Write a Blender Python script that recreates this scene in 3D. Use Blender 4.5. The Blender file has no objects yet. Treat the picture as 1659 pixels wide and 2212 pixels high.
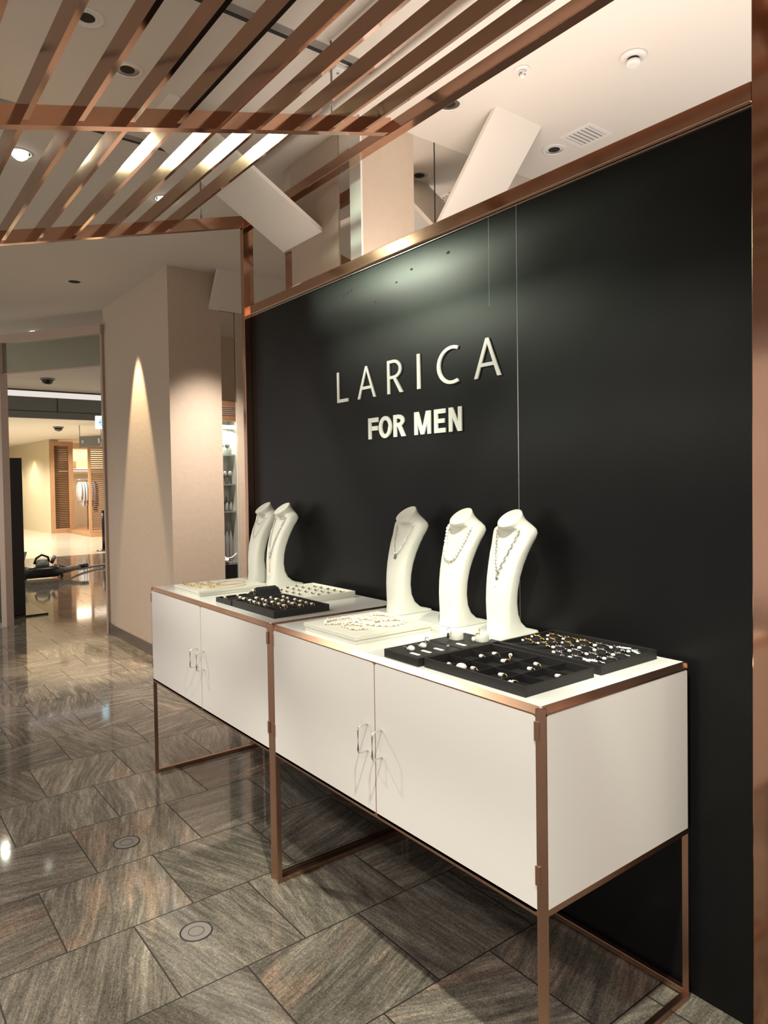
import bpy, bmesh, math, random
from mathutils import Vector, Matrix
random.seed(7)
S = bpy.context.scene
COL = S.collection

# ------------------------------------------------------------------ camera
cd = bpy.data.cameras.new('camera'); cam = bpy.data.objects.new('camera', cd); COL.objects.link(cam)
cr = Vector((0.612862, 0.790047, -0.014998)); cu = Vector((-0.010589, 0.027189, 0.999574)); cf = Vector((-0.790119, 0.612442, -0.025029))
m = Matrix((cr, cu, -cf)).transposed().to_4x4(); m.translation = Vector((1.02807, -1.22286, 1.46487)); cam.matrix_world = m
cd.sensor_fit = 'VERTICAL'; cd.sensor_height = 36.0; cd.sensor_width = 27.0
cd.lens = 1523.1 / 2212 * 36.0
cd.shift_x = -7.59 / 2212; cd.shift_y = -28.24 / 2212
cd.clip_start = 0.02; cd.clip_end = 200
S.camera = cam

# ------------------------------------------------------------------ world + exposure
S.view_settings.view_transform = 'Standard'; S.view_settings.look = 'None'
S.view_settings.gamma = 1.0; S.view_settings.use_curve_mapping = False
S.view_settings.exposure = 0.72
w = bpy.data.worlds.new('world'); S.world = w; w.use_nodes = True
bg = w.node_tree.nodes['Background']; bg.inputs[0].default_value = (1.0, 0.91, 0.83, 1); bg.inputs[1].default_value = 0.50

def look(o, d):
    o.rotation_euler = Vector(d).to_track_quat('-Z', 'Y').to_euler()
def area(name, loc, d, sx, sy, e, c):
    l = bpy.data.lights.new(name, 'AREA'); l.shape = 'RECTANGLE'; l.size = sx; l.size_y = sy; l.energy = e; l.color = c
    o = bpy.data.objects.new(name, l); o.location = loc; look(o, d); COL.objects.link(o); return o
def spot(name, loc, d, ang, e, c, r=0.04, blend=0.6):
    l = bpy.data.lights.new(name, 'SPOT'); l.spot_size = math.radians(ang); l.spot_blend = blend; l.energy = e; l.color = c; l.shadow_soft_size = r
    o = bpy.data.objects.new(name, l); o.location = loc; look(o, d); COL.objects.link(o); return o
GREEN = (1.0, 1.0, 0.83); WARM = (1.0, 0.80, 0.52); ROOM = (1.0, 0.94, 0.89)
# narrow beams aimed at the cabinets
spot('spot_lamp', (0.42, -0.60, 3.13), (-0.95, 0.85, -2.2), 66, 225, GREEN, 0.035, 0.7)
spot('spot_lamp', (-3.12, -1.05, 3.13), (2.3, 1.35, -2.2), 60, 135, GREEN, 0.05, 0.8)
spot('spot_lamp', (-3.15, -1.05, 3.10), (2.0, 1.70, -0.78), 36, 150, (0.84, 1.0, 0.74), 0.09, 0.6)
# wall grazers by the left column
spot('spot_lamp', (-5.19, 0.68, 3.17), (0.0, 0.0, -1), 34, 290, WARM, 0.01, 0.35)
spot('spot_lamp', (-3.85, 1.15, 3.15), (-0.1, 0.0, -1), 66, 300, (1, .88, .78), 0.04, 0.9)
# general room light: added unseen wide spots standing in for ceiling downlights
for x, y, e in ((-2.2, -2.6, 40), (-0.4, -2.6, 44), (1.5, -2.4, 48), (2.6, -0.6, 40), (1.3, 0.9, 10), (-4.3, -2.3, 55), (-5.6, -2.8, 48), (-7.0, -2.4, 45)):
    spot('spot_lamp', (x, y, 3.14), (0.0, 0.0, -1), 150, e, ROOM, 0.05, 0.5)
# uplight fixed along the back of the black wall
area('uplight', (-0.55, 0.80, 2.30), (0, 0.35, 1), 3.6, 0.12, 16, (1, .86, .76))
area('uplight', (0.3, 2.4, 2.0), (-0.1, 0, 1), 2.2, 1.2, 9, (1, .92, .88))  # added unseen panel standing in for shop lights behind, clear of the wall
# corridor and shops beyond
for x, y, z, e in ((-8.95, 0.32, 3.14, 30), (-10.5, 2.2, 3.36, 55), (-12.5, 0.4, 3.36, 45), (-16.0, 2.2, 2.88, 170), (-16.2, 4.6, 2.88, 170), (-18.6, 2.6, 2.88, 230), (-19.0, 3.2, 2.88, 150), (-21.3, 2.6, 2.88, 220), (-21.6, 4.9, 2.88, 50), (-24.5, 2.2, 2.88, 200)):
    spot('spot_lamp', (x, y, z), (0, 0, -1), 150, e, (1, .91, .78), 0.06, 0.5)
area('corridor_fill', (-10.5, -1.6, 2.7), (0, 0.2, 1), 3.0, 0.4, 40, (1, .92, .82))  # unseen panel added to brighten the corridor ceiling
area('niche_fill', (-4.52, 1.365, 1.90), (-0.3, 0, -1), 0.06, 0.10, 0.8, (.95, 1, .9))  # small lamp added inside the recess to lift its darkness
area('shop_fill', (-23.6, 5.3, 2.75), (0, 0, -1), 1.6, 1.6, 35, (1, .82, .6))  # unseen panel added to brighten the far clothing shop

# ------------------------------------------------------------------ materials
def nt(name):
    mt = bpy.data.materials.new(name); mt.use_nodes = True
    return mt, mt.node_tree.nodes, mt.node_tree.links, mt.node_tree.nodes['Principled BSDF']
def mat(name, c, rough=0.5, metal=0.0, bump=0.0, bscale=60, var=0.0, vscale=8, coat=0.0, stretch=(1, 1, 1), spec=0.5, emit=None, estr=0, trans=0, ior=1.45, rvar=0.0):
    mt, N, L, b = nt(name)
    b.inputs['Base Color'].default_value = (*c, 1); b.inputs['Roughness'].default_value = rough; b.inputs['Metallic'].default_value = metal
    b.inputs['Specular IOR Level'].default_value = spec; b.inputs['Coat Weight'].default_value = coat; b.inputs['Coat Roughness'].default_value = 0.08
    if emit: b.inputs['Emission Color'].default_value = (*emit, 1); b.inputs['Emission Strength'].default_value = estr
    if trans: b.inputs['Transmission Weight'].default_value = trans; b.inputs['IOR'].default_value = ior
    geo = N.new('ShaderNodeNewGeometry'); mp = N.new('ShaderNodeMapping'); mp.inputs['Scale'].default_value = stretch
    L.new(geo.outputs['Position'], mp.inputs['Vector'])
    n1 = N.new('ShaderNodeTexNoise'); n1.inputs['Scale'].default_value = vscale; n1.inputs['Detail'].default_value = 5
    L.new(mp.outputs[0], n1.inputs['Vector'])
    if var:
        r = N.new('ShaderNodeMix'); r.data_type = 'RGBA'
        r.inputs[6].default_value = (*[x * (1 - var) for x in c], 1); r.inputs[7].default_value = (*[min(1, x * (1 + var)) for x in c], 1)
        L.new(n1.outputs[0], r.inputs[0]); L.new(r.outputs[2], b.inputs['Base Color'])
    if rvar:
        q = N.new('ShaderNodeMapRange'); q.inputs[3].default_value = max(0.02, rough - rvar); q.inputs[4].default_value = rough + rvar
        L.new(n1.outputs[0], q.inputs[0]); L.new(q.outputs[0], b.inputs['Roughness'])
    if bump:
        n2 = N.new('ShaderNodeTexNoise'); n2.inputs['Scale'].default_value = bscale; n2.inputs['Detail'].default_value = 4
        L.new(mp.outputs[0], n2.inputs['Vector'])
        bp = N.new('ShaderNodeBump'); bp.inputs['Strength'].default_value = bump; bp.inputs['Distance'].default_value = 0.004
        L.new(n2.outputs[0], bp.inputs['Height']); L.new(bp.outputs[0], b.inputs['Normal'])
    return mt
M = {}
M['copper'] = mat('brushed_copper', (0.52, 0.315, 0.222), 0.30, 1.0, bump=0.10, bscale=9, var=0.10, vscale=5, rvar=0.06)
M['copperf'] = mat('polished_copper', (0.50, 0.30, 0.21), 0.12, 1.0, bump=0.04, bscale=9, var=0.10, vscale=5, rvar=0.04)
M['slat'] = mat('polished_slat_copper', (0.46, 0.285, 0.20), 0.075, 1.0, bump=0.03, bscale=12, var=0.12, vscale=5, rvar=0.03)
M['lacquer'] = mat('white_lacquer', (0.80, 0.765, 0.72), 0.38, spec=0.5, bump=0.02, bscale=40)
M['top'] = mat('white_glass_top', (0.78, 0.78, 0.74), 0.14, spec=0.5, var=0.02)
M['panel'] = mat('black_satin_board', (0.0075, 0.0075, 0.0078), 0.33, spec=0.155, var=0.25, vscale=3, rvar=0.03)
M['void'] = mat('dark_gap', (0.01, 0.008, 0.006), 0.7)
M['letter'] = mat('white_acrylic', (0.85, 0.85, 0.80), 0.4)
M['blackfab'] = mat('black_velvet', (0.008, 0.0075, 0.008), 0.8, bump=0.3, bscale=500, var=0.2, vscale=200, spec=0.3)
M['blacklea'] = mat('black_leatherette', (0.016, 0.0145, 0.0145), 0.5, bump=0.25, bscale=300, spec=0.4)
M['whitefab'] = mat('white_leatherette', (0.70, 0.69, 0.60), 0.5, bump=0.15, bscale=350)
M['bust'] = mat('white_velvet', (0.74, 0.735, 0.66), 0.62, bump=0.2, bscale=420, spec=0.3)
M['chrome'] = mat('chrome', (0.8, 0.8, 0.8), 0.12, 1.0, var=0.02)
M['silver'] = mat('silver', (0.78, 0.77, 0.72), 0.18, 1.0, var=0.05)
M['gold'] = mat('gold', (0.85, 0.58, 0.22), 0.2, 1.0, var=0.06)
M['pearl'] = mat('pearl', (0.88, 0.86, 0.80), 0.18, coat=0.8, var=0.04)
M['onyx'] = mat('black_onyx', (0.01, 0.012, 0.012), 0.05, coat=1.0)
M['jade'] = mat('green_stone', (0.10, 0.16, 0.13), 0.1, coat=1.0)
M['brown'] = mat('brown_enamel', (0.10, 0.065, 0.05), 0.3, var=0.3, vscale=90)
M['card'] = mat('white_card', (0.85, 0.85, 0.80), 0.6, var=0.01)
M['plaster'] = mat('beige_plaster', (0.56, 0.455, 0.355), 0.62, bump=0.22, bscale=28, var=0.06, vscale=22)
M['ceil'] = mat('white_ceiling_paint', (0.74, 0.69, 0.62), 0.8, var=0.015, vscale=2)
M['slot'] = mat('slot_dark', (0.02, 0.02, 0.022), 0.6)
M['slotgrey'] = mat('slot_trim', (0.30, 0.28, 0.26), 0.5)
M['mirror'] = mat('mirror_strip', (0.80, 0.77, 0.73), 0.03, 1.0, var=0.01)
M['grey'] = mat('grey_metal', (0.24, 0.235, 0.22), 0.45, 0.3, var=0.04)
M['bulk'] = mat('grey_bulkhead', (0.17, 0.17, 0.155), 0.5, var=0.04)
M['corrceil'] = mat('dim_corridor_paint', (0.55, 0.50, 0.45), 0.8, var=0.02)
M['jamb'] = mat('pink_beige_frame', (0.52, 0.40, 0.325), 0.35, bump=0.05, bscale=60, var=0.03)
M['skirt'] = mat('granite_skirting', (0.15, 0.125, 0.105), 0.2, var=0.35, vscale=60)
M['cream'] = mat('cream_wallcovering', (0.66, 0.57, 0.38), 0.6, bump=0.1, bscale=40, var=0.03)
M['wood'] = mat('oak_veneer', (0.42, 0.235, 0.115), 0.45, bump=0.1, bscale=20, var=0.25, vscale=6, stretch=(6, 6, 0.6))
M['woodd'] = mat('dark_oak_slats', (0.20, 0.105, 0.055), 0.4, bump=0.1, bscale=20, var=0.3, vscale=6, stretch=(1, 1, 12))
M['lightfloor'] = mat('pale_marble_floor', (0.60, 0.54, 0.42), 0.22, var=0.12, vscale=1.5, coat=0.3)
M['black'] = mat('black_plastic', (0.008, 0.008, 0.009), 0.3, var=0.05)
M['blackgloss'] = mat('black_gloss', (0.006, 0.006, 0.007), 0.12, coat=0.5)
M['steel'] = mat('grey_steel', (0.35, 0.35, 0.35), 0.3, 0.9)
M['lamp'] = mat('lamp_glow', (1, 1, 1), 0.5, emit=(1.0, 1.0, 0.90), estr=3)
M['lampw'] = mat('lamp_glow_warm', (1, 1, 1), 0.5, emit=(1.0, 0.9, 0.6), estr=10)
M['strip'] = mat('led_bar', (1, 1, 1), 0.5, emit=(0.93, 1.0, 0.92), estr=2.2)
M['signblue'] = mat('lit_sign_face', (0.7, 0.9, 1), 0.4, emit=(0.50, 0.86, 1.0), estr=1.0)
M['arrow'] = mat('sign_arrow', (0.0, 0.25, 0.45), 0.4, emit=(0.0, 0.32, 0.50), estr=0.6)
M['shelfglow'] = mat('shelf_led', (1, 1, 1), 0.5, emit=(1.0, 0.86, 0.55), estr=1.6)
M['shop'] = mat('shop_plaster', (0.62, 0.50, 0.36), 0.6, var=0.03)
M['cloth_w'] = mat('white_cotton', (0.72, 0.72, 0.74), 0.8, bump=0.3, bscale=30, var=0.05)
M['cloth_g'] = mat('grey_cotton', (0.26, 0.25, 0.30), 0.8, bump=0.3, bscale=30, var=0.1)
M['cloth_s'] = mat('sage_cotton', (0.36, 0.43, 0.42), 0.8, bump=0.3, bscale=30, var=0.1)
M['cloth_k'] = mat('black_cotton', (0.012, 0.012, 0.014), 0.8, bump=0.3, bscale=30)
M['cloth_l'] = mat('lilac_cotton', (0.50, 0.50, 0.62), 0.8, bump=0.3, bscale=30, var=0.1)
M['hose'] = mat('grey_hose', (0.22, 0.20, 0.18), 0.4, bump=0.4, bscale=90)
M['white'] = mat('white_plastic', (0.78, 0.76, 0.72), 0.4, var=0.01)
M['glassw'] = mat('clear_glassware', (0.75, 0.80, 0.76), 0.05, trans=0.85, var=0.01)
M['bottle'] = mat('grey_bottle', (0.20, 0.20, 0.18), 0.15, coat=0.5, var=0.1)
M['niche'] = mat('niche_lining', (0.55, 0.55, 0.47), 0.5, var=0.1)

def glass_mat():
    mt, N, L, b = nt('smoked_glass')
    out = N['Material Output']; tr = N.new('ShaderNodeBsdfTransparent'); tr.inputs[0].default_value = (0.72, 0.75, 0.72, 1)
    gl = N.new('ShaderNodeBsdfGlossy'); gl.inputs['Roughness'].default_value = 0.02; gl.inputs[0].default_value = (1, 1, 1, 1)
    mx = N.new('ShaderNodeMixShader'); mx.inputs[0].default_value = 0.08
    L.new(tr.outputs[0], mx.inputs[1]); L.new(gl.outputs[0], mx.inputs[2]); L.new(mx.outputs[0], out.inputs['Surface'])
    return mt
M['glass'] = glass_mat()

def granite():
    mt, N, L, b = nt('polished_granite_tiles')
    def math_(op, a, bb=None, c=None):
        n = N.new('ShaderNodeMath'); n.operation = op
        for i, v in enumerate((a, bb, c)):
            if v is None: continue
            if isinstance(v, (int, float)): n.inputs[i].default_value = v
            else: L.new(v, n.inputs[i])
        return n.outputs[0]
    geo = N.new('ShaderNodeNewGeometry'); sp = N.new('ShaderNodeSeparateXYZ'); L.new(geo.outputs['Position'], sp.inputs[0])
    X, Y = sp.outputs[0], sp.outputs[1]
    u = math_('DIVIDE', math_('ADD', X, 0.91), 0.4125); ci = math_('FLOOR', u)
    par = math_('FLOORED_MODULO', ci, 2.0)
    v = math_('ADD', math_('DIVIDE', math_('ADD', Y, 0.08), 0.413), math_('MULTIPLY', math_('SUBTRACT', 1.0, par), 0.5))
    ri = math_('FLOOR', v); fu = math_('SUBTRACT', u, ci); fv = math_('SUBTRACT', v, ri)
    eu = math_('MINIMUM', fu, math_('SUBTRACT', 1.0, fu)); ev = math_('MINIMUM', fv, math_('SUBTRACT', 1.0, fv))
    edge = math_('MINIMUM', eu, ev); grout = math_('LESS_THAN', edge, 0.0058)
    cb = N.new('ShaderNodeCombineXYZ'); L.new(ci, cb.inputs[0]); L.new(ri, cb.inputs[1])
    wn = N.new('ShaderNodeTexWhiteNoise'); wn.noise_dimensions = '3D'; L.new(cb.outputs[0], wn.inputs['Vector'])
    sc = N.new('ShaderNodeSeparateColor'); L.new(wn.outputs['Color'], sc.inputs[0])
    r1, r2, r3 = sc.outputs[0], sc.outputs[1], sc.outputs[2]
    q = math_('MULTIPLY', math_('GREATER_THAN', r1, 0.55), 1.5708)
    ang = math_('ADD', q, math_('MULTIPLY', math_('SUBTRACT', r2, 0.5), 0.9))
    # local position, rotated per tile
    loc = N.new('ShaderNodeCombineXYZ'); L.new(math_('SUBTRACT', fu, 0.5), loc.inputs[0]); L.new(math_('SUBTRACT', fv, 0.5), loc.inputs[1])
    rot = N.new('ShaderNodeVectorRotate'); rot.rotation_type = 'Z_AXIS'; L.new(loc.outputs[0], rot.inputs['Vector']); L.new(ang, rot.inputs['Angle'])
    off = N.new('ShaderNodeVectorMath'); off.operation = 'MULTIPLY_ADD'; L.new(wn.outputs['Color'], off.inputs[0]); off.inputs[1].default_value = (37, 53, 11); L.new(rot.outputs[0], off.inputs[2])
    wb = N.new('ShaderNodeTexNoise'); wb.inputs['Scale'].default_value = 1.5; wb.inputs['Detail'].default_value = 1; L.new(off.outputs[0], wb.inputs['Vector'])
    wadd = N.new('ShaderNodeVectorMath'); wadd.operation = 'MULTIPLY_ADD'; L.new(wb.outputs['Color'], wadd.inputs[0]); wadd.inputs[1].default_value = (0.045, 0.085, 0); L.new(off.outputs[0], wadd.inputs[2])
    mp = N.new('ShaderNodeMapping'); mp.inputs['Scale'].default_value = (2.4, 30, 1); L.new(wadd.outputs[0], mp.inputs['Vector'])
    ns = N.new('ShaderNodeTexNoise'); ns.inputs['Scale'].default_value = 1.0; ns.inputs['Detail'].default_value = 10; ns.inputs['Roughness'].default_value = 0.80; ns.inputs['Distortion'].default_value = 0.35; L.new(mp.outputs[0], ns.inputs['Vector'])
    mp2 = N.new('ShaderNodeMapping'); mp2.inputs['Scale'].default_value = (0.8, 3.0, 1); L.new(wadd.outputs[0], mp2.inputs['Vector'])
    big = N.new('ShaderNodeTexNoise'); big.inputs['Scale'].default_value = 1.3; big.inputs['Detail'].default_value = 3; L.new(mp2.outputs[0], big.inputs['Vector'])
    fine = N.new('ShaderNodeTexNoise'); fine.inputs['Scale'].default_value = 170; fine.inputs['Detail'].default_value = 3; L.new(geo.outputs['Position'], fine.inputs['Vector'])
    sp2 = N.new('ShaderNodeTexNoise'); sp2.inputs['Scale'].default_value = 62; sp2.inputs['Detail'].default_value = 6; sp2.inputs['Roughness'].default_value = 0.75; L.new(geo.outputs['Position'], sp2.inputs['Vector'])
    mp3 = N.new('ShaderNodeMapping'); mp3.inputs['Scale'].default_value = (1.3, 9, 1); L.new(wadd.outputs[0], mp3.inputs['Vector'])
    vein = N.new('ShaderNodeTexNoise'); vein.inputs['Scale'].default_value = 1.0; vein.inputs['Detail'].default_value = 4; vein.inputs['Distortion'].default_value = 0.8; L.new(mp3.outputs[0], vein.inputs['Vector'])
    tot = math_('ADD', math_('ADD', math_('MULTIPLY', ns.outputs[0], 0.50), math_('MULTIPLY', sp2.outputs[0], 0.24)), math_('MULTIPLY', vein.outputs[0], 0.26))
    rp = N.new('ShaderNodeValToRGB'); L.new(tot, rp.inputs[0])
    e = rp.color_ramp.elements; e[0].position = 0.36; e[0].color = (0.055, 0.048, 0.042, 1); e[1].position = 0.66; e[1].color = (0.52, 0.465, 0.385, 1)
    k = rp.color_ramp.elements.new(0.47); k.color = (0.150, 0.134, 0.112, 1)
    k = rp.color_ramp.elements.new(0.54); k.color = (0.25, 0.222, 0.184, 1)
    mp_ = N.new('ShaderNodeMix'); mp_.data_type = 'RGBA'; mp_.blend_type = 'MULTIPLY'; mp_.inputs[0].default_value = 0.55
    fr = N.new('ShaderNodeValToRGB'); fr.color_ramp.elements[0].position = 0.33; fr.color_ramp.elements[0].color = (0.35, 0.33, 0.32, 1); fr.color_ramp.elements[1].position = 0.62; fr.color_ramp.elements[1].color = (1.25, 1.22, 1.15, 1)
    L.new(fine.outputs[0], fr.inputs[0]); L.new(rp.outputs[0], mp_.inputs[6]); L.new(fr.outputs[0], mp_.inputs[7])
    pk = N.new('ShaderNodeMix'); pk.data_type = 'RGBA'; pk.blend_type = 'MULTIPLY'
    pm = N.new('ShaderNodeMapRange'); pm.inputs[1].default_value = 0.52; pm.inputs[2].default_value = 0.66; L.new(big.outputs[0], pm.inputs[0])
    pf = math_('MULTIPLY', pm.outputs[0], math_('GREATER_THAN', r3, 0.62))
    L.new(pf, pk.inputs[0]); L.new(mp_.outputs[2], pk.inputs[6]); pk.inputs[7].default_value = (1.42, 1.18, 1.10, 1)
    tint = N.new('ShaderNodeMix'); tint.data_type = 'RGBA'; tint.blend_type = 'MULTIPLY'; tint.inputs[0].default_value = 1.0
    tv = math_('ADD', math_('MULTIPLY', r2, 0.30), 0.78); cc = N.new('ShaderNodeCombineColor'); L.new(tv, cc.inputs[0]); L.new(tv, cc.inputs[1]); L.new(tv, cc.inputs[2])
    L.new(pk.outputs[2], tint.inputs[6]); L.new(cc.outputs[0], tint.inputs[7])
    gm = N.new('ShaderNodeMix'); gm.data_type = 'RGBA'; L.new(grout, gm.inputs[0]); L.new(tint.outputs[2], gm.inputs[6]); gm.inputs[7].default_value = (0.018, 0.014, 0.011, 1)
    L.new(gm.outputs[2], b.inputs['Base Color'])
    rr = math_('ADD', math_('MULTIPLY', grout, 0.5), 0.065); L.new(rr, b.inputs['Roughness'])
    b.inputs['Specular IOR Level'].default_value = 0.62
    return mt
M['granite'] = granite()

# ------------------------------------------------------------------ mesh helpers
class MB:
    def __init__(s, o=(0, 0, 0)): s.b = bmesh.new(); s.o = Vector(o)
    def box(s, x0, x1, y0, y1, z0, z1, bev=0.0):
        c = [(x0, y0, z0), (x1, y0, z0), (x1, y1, z0), (x0, y1, z0), (x0, y0, z1), (x1, y0, z1), (x1, y1, z1), (x0, y1, z1)]
        v = [s.b.verts.new(Vector(p) - s.o) for p in c]; fs = []
        for f in ((3, 2, 1, 0), (4, 5, 6, 7), (0, 1, 5, 4), (1, 2, 6, 5), (2, 3, 7, 6), (3, 0, 4, 7)): fs.append(s.b.faces.new([v[i] for i in f]))
        if bev:
            es = {e for f in fs for e in f.edges}
            bmesh.ops.bevel(s.b, geom=list(es), offset=bev, segments=2, profile=0.5, affect='EDGES')
        return s
    def prism(s, pts, a, b_, axis='z'):
        def P(p, t): return {'z': (p[0], p[1], t), 'x': (t, p[0], p[1]), 'y': (p[0], t, p[1])}[axis]
        A = [s.b.verts.new(Vector(P(p, a)) - s.o) for p in pts]; B = [s.b.verts.new(Vector(P(p, b_)) - s.o) for p in pts]
        n = len(pts)
        s.b.faces.new(A[::-1]); s.b.faces.new(B)
        for i in range(n): s.b.faces.new((A[i], A[(i + 1) % n], B[(i + 1) % n], B[i]))
        return s
    def loft(s, rings, cap=True, smooth=True):
        R = [[s.b.verts.new(Vector(p) - s.o) for p in r] for r in rings]; n = len(rings[0])
        for a, b_ in zip(R, R[1:]):
            for i in range(n):
                f = s.b.faces.new((a[i], a[(i + 1) % n], b_[(i + 1) % n], b_[i])); f.smooth = smooth
        if cap: s.b.faces.new(R[0][::-1]); s.b.faces.new(R[-1])
        return s
    def tube(s, path, r, n=8, closed=False):
        P = [Vector(p) for p in path]; k = len(P); rings = []; up = Vector((0, 0, 1))
        for i, p in enumerate(P):
            if closed: t = P[(i + 1) % k] - P[i - 1]
            else: t = P[min(i + 1, k - 1)] - P[max(i - 1, 0)]
            t.normalize(); a = t.cross(up)
            if a.length < 1e-3: a = t.cross(Vector((1, 0, 0)))
            a.normalize(); c = t.cross(a); rr = r[i] if isinstance(r, (list, tuple)) else r
            rings.append([p + (a * math.cos(2 * math.pi * j / n) + c * math.sin(2 * math.pi * j / n)) * rr for j in range(n)])
        if closed: rings.append(rings[0]); return s.loft(rings, cap=False)
        return s.loft(rings)
    def cyl(s, c, r, z0, z1, n=24, r2=None):
        r2 = r if r2 is None else r2
        return s.loft([[(c[0] + q * math.cos(2 * math.pi * j / n), c[1] + q * math.sin(2 * math.pi * j / n), z) for j in range(n)] for q, z in ((r, z0), (r2, z1))])
    def lathe(s, c, prof, n=24):
        return s.loft([[(c[0] + q * math.cos(2 * math.pi * j / n), c[1] + q * math.sin(2 * math.pi * j / n), z) for j in range(n)] for q, z in prof])
    def ball(s, c, r, sc=(1, 1, 1), n=10, rz=0):
        rings = []
        cs, sn = math.cos(rz), math.sin(rz)
        for i in range(n // 2 + 1):
            a = math.pi * i / (n // 2); q = max(math.sin(a), 0.02); ring = []
            for j in range(n):
                x = r * q * math.cos(2 * math.pi * j / n) * sc[0]; y = r * q * math.sin(2 * math.pi * j / n) * sc[1]
                ring.append((c[0] + x * cs - y * sn, c[1] + x * sn + y * cs, c[2] - r * math.cos(a) * sc[2]))
            rings.append(ring)
        return s.loft(rings)
    def quad(s, pts):
        s.b.faces.new([s.b.verts.new(Vector(p) - s.o) for p in pts]); return s
    def build(s, name, material, parent=None, kind=None, loc=None):
        bmesh.ops.recalc_face_normals(s.b, faces=s.b.faces)
        me = bpy.data.meshes.new(name); s.b.to_mesh(me); s.b.free(); me.materials.append(M[material])
        o = bpy.data.objects.new(name, me); COL.objects.link(o)
        if parent: o.parent = parent
        else: o.location = s.o if loc is None else loc
        if kind: o['kind'] = kind
        return o
def thing(name, label, cat, loc, group=None, kind=None):
    o = bpy.data.objects.new(name, None); o.empty_display_size = 0.05; COL.objects.link(o); o.location = loc
    if label: o['label'] = label
    if cat: o['category'] = cat
    if group: o['group'] = group
    if kind: o['kind'] = kind
    return o
def tag(o, label, cat, group=None):
    o['label'] = label; o['category'] = cat
    if group: o['group'] = group
    return o
def dup(root, loc, rz=0, label=None, group=None):
    r = root.copy(); COL.objects.link(r); r.location = loc; r.rotation_euler = (0, 0, rz)
    if label: r['label'] = label
    if group: r['group'] = group
    for ch in list(root.children):
        c = ch.copy(); COL.objects.link(c); c.parent = r
        for g in ch.children:
            d = g.copy(); COL.objects.link(d); d.parent = c
    return r
def struct(name, mb, material, parent=None): return mb.build(name, material, parent, kind=None if parent else 'structure')

# ------------------------------------------------------------------ setting
ZC = 3.197
o = struct('floor', MB().box(-14.78, 4.5, -6.0, 7.0, -0.10, 0.0), 'granite'); tag(o, 'polished brown grey granite tile floor with streaked half offset tiles', 'floor')
o = struct('floor', MB().box(-30.0, -14.78, -6.0, 14.0, -0.10, 0.0), 'lightfloor'); tag(o, 'pale cream stone floor of the bright hall far beyond the doorway', 'floor')
cb = MB()
cb.prism([(-7.9, -0.12), (-6.19, 0.87), (-6.19, 6.8), (4.4, 6.8), (4.4, -5.9), (-7.9, -5.9)], ZC, ZC + 0.10)
ceil = struct('ceiling', cb, 'ceil'); tag(ceil, 'smooth white painted ceiling above the copper lattice', 'ceiling')
def slot(x, y0, y1):
    MB().box(x - 0.010, x + 0.008, y0, y1, ZC - 0.003, ZC + 0.002).build('slot_opening', 'slot', ceil)
    MB().box(x + 0.012, x + 0.052, y0, y1, ZC - 0.002, ZC + 0.002).build('slot_trim', 'slotgrey', ceil)
slot(-1.396, -1.6, 0.60); slot(-2.585, -1.6, 0.16)
o = struct('ceiling', MB().box(-14.76, -6.2, -6, 8, 3.42, 3.52), 'corrceil'); tag(o, 'dim grey corridor ceiling seen through the doorway', 'ceiling')
o = struct('ceiling', MB().box(-30, -14.84, -6, 14, 2.93, 3.0), 'ceil'); tag(o, 'bright cream ceiling of the far hall', 'ceiling')
o = struct('wall_front', MB().box(-14.84, -14.74, -6, 10, 2.86, 3.29), 'bulk'); tag(o, 'grey bulkhead hanging across the far end of the corridor', 'bulkhead')
MB().box(-14.738, -14.730, -6, 10, 2.998, 3.008).build('panel_joint', 'slot', o)
for yy in (0.4, 2.37, 4.3): MB().box(-14.738, -14.730, yy, yy + 0.015, 3.0, 3.29).build('panel_joint', 'slot', o)
o = struct('trim_1', MB().box(-14.70, -14.62, -6, 10, 3.40, 3.44), 'slot'); tag(o, 'dark line along the corridor ceiling edge', 'trim')

# left column (box with plaster faces)
o = struct('wall_left', MB().box(-6.19, -4.461, 0.86, 1.303, 0, ZC), 'plaster'); tag(o, 'large beige plaster column with a warm light cone on its face', 'column')
p = struct('baseboard_left', MB().box(-6.20, -4.44, 0.845, 0.875, 0, 0.10), 'skirt'); tag(p, 'low granite skirting at the foot of the beige column', 'baseboard')
o = struct('wall_left', MB().box(-4.70, -4.461, 1.440, 6.8, 0, ZC), 'plaster'); tag(o, 'beige plaster wall seen above the left end of the black display wall', 'wall')
# shallow recess standing in for a mirror strip and its reflected shelves
nk = thing('mirror_stand_in', 'narrow shelf recess standing in for a mirror strip reflecting shelves, between the beige column and the wall', 'niche', (-4.5, 1.365, 0), kind='structure')
q = MB((-4.5, 1.365, 0)); q.box(-4.66, -4.63, 1.303, 1.43, 0, 2.15); q.box(-4.66, -4.47, 1.294, 1.303, 0, 2.15); q.box(-4.66, -4.47, 1.43, 1.439, 0, 2.15); q.build('niche_lining', 'niche', nk)
q = MB((-4.5, 1.365, 0)); q.box(-4.49, -4.475, 1.303, 1.43, 2.16, ZC); q.build('upper_panel', 'mirror', nk)
q = MB((-4.5, 1.365, 0)); q.box(-4.50, -4.47, 1.303, 1.43, 1.99, 2.155); q.build('header', 'woodd', nk)
q = MB((-4.5, 1.365, 0))
for i in range(7):
    for j in range(5): q.box(-4.468, -4.466, 1.310 + i * 0.017, 1.320 + i * 0.017, 2.04 + j * 0.016, 2.048 + j * 0.016)
q.build('header_perforation', 'grey', nk)
MB((-4.5, 1.365, 0)).box(-4.50, -4.468, 1.305, 1.428, 1.925, 1.955).build('light_bar', 'strip', nk)
for zz in (1.70, 1.45, 1.22): MB((-4.5, 1.365, 0)).box(-4.625, -4.49, 1.305, 1.428, zz, zz + 0.012).build('glass_shelf', 'glassw', nk)
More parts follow.
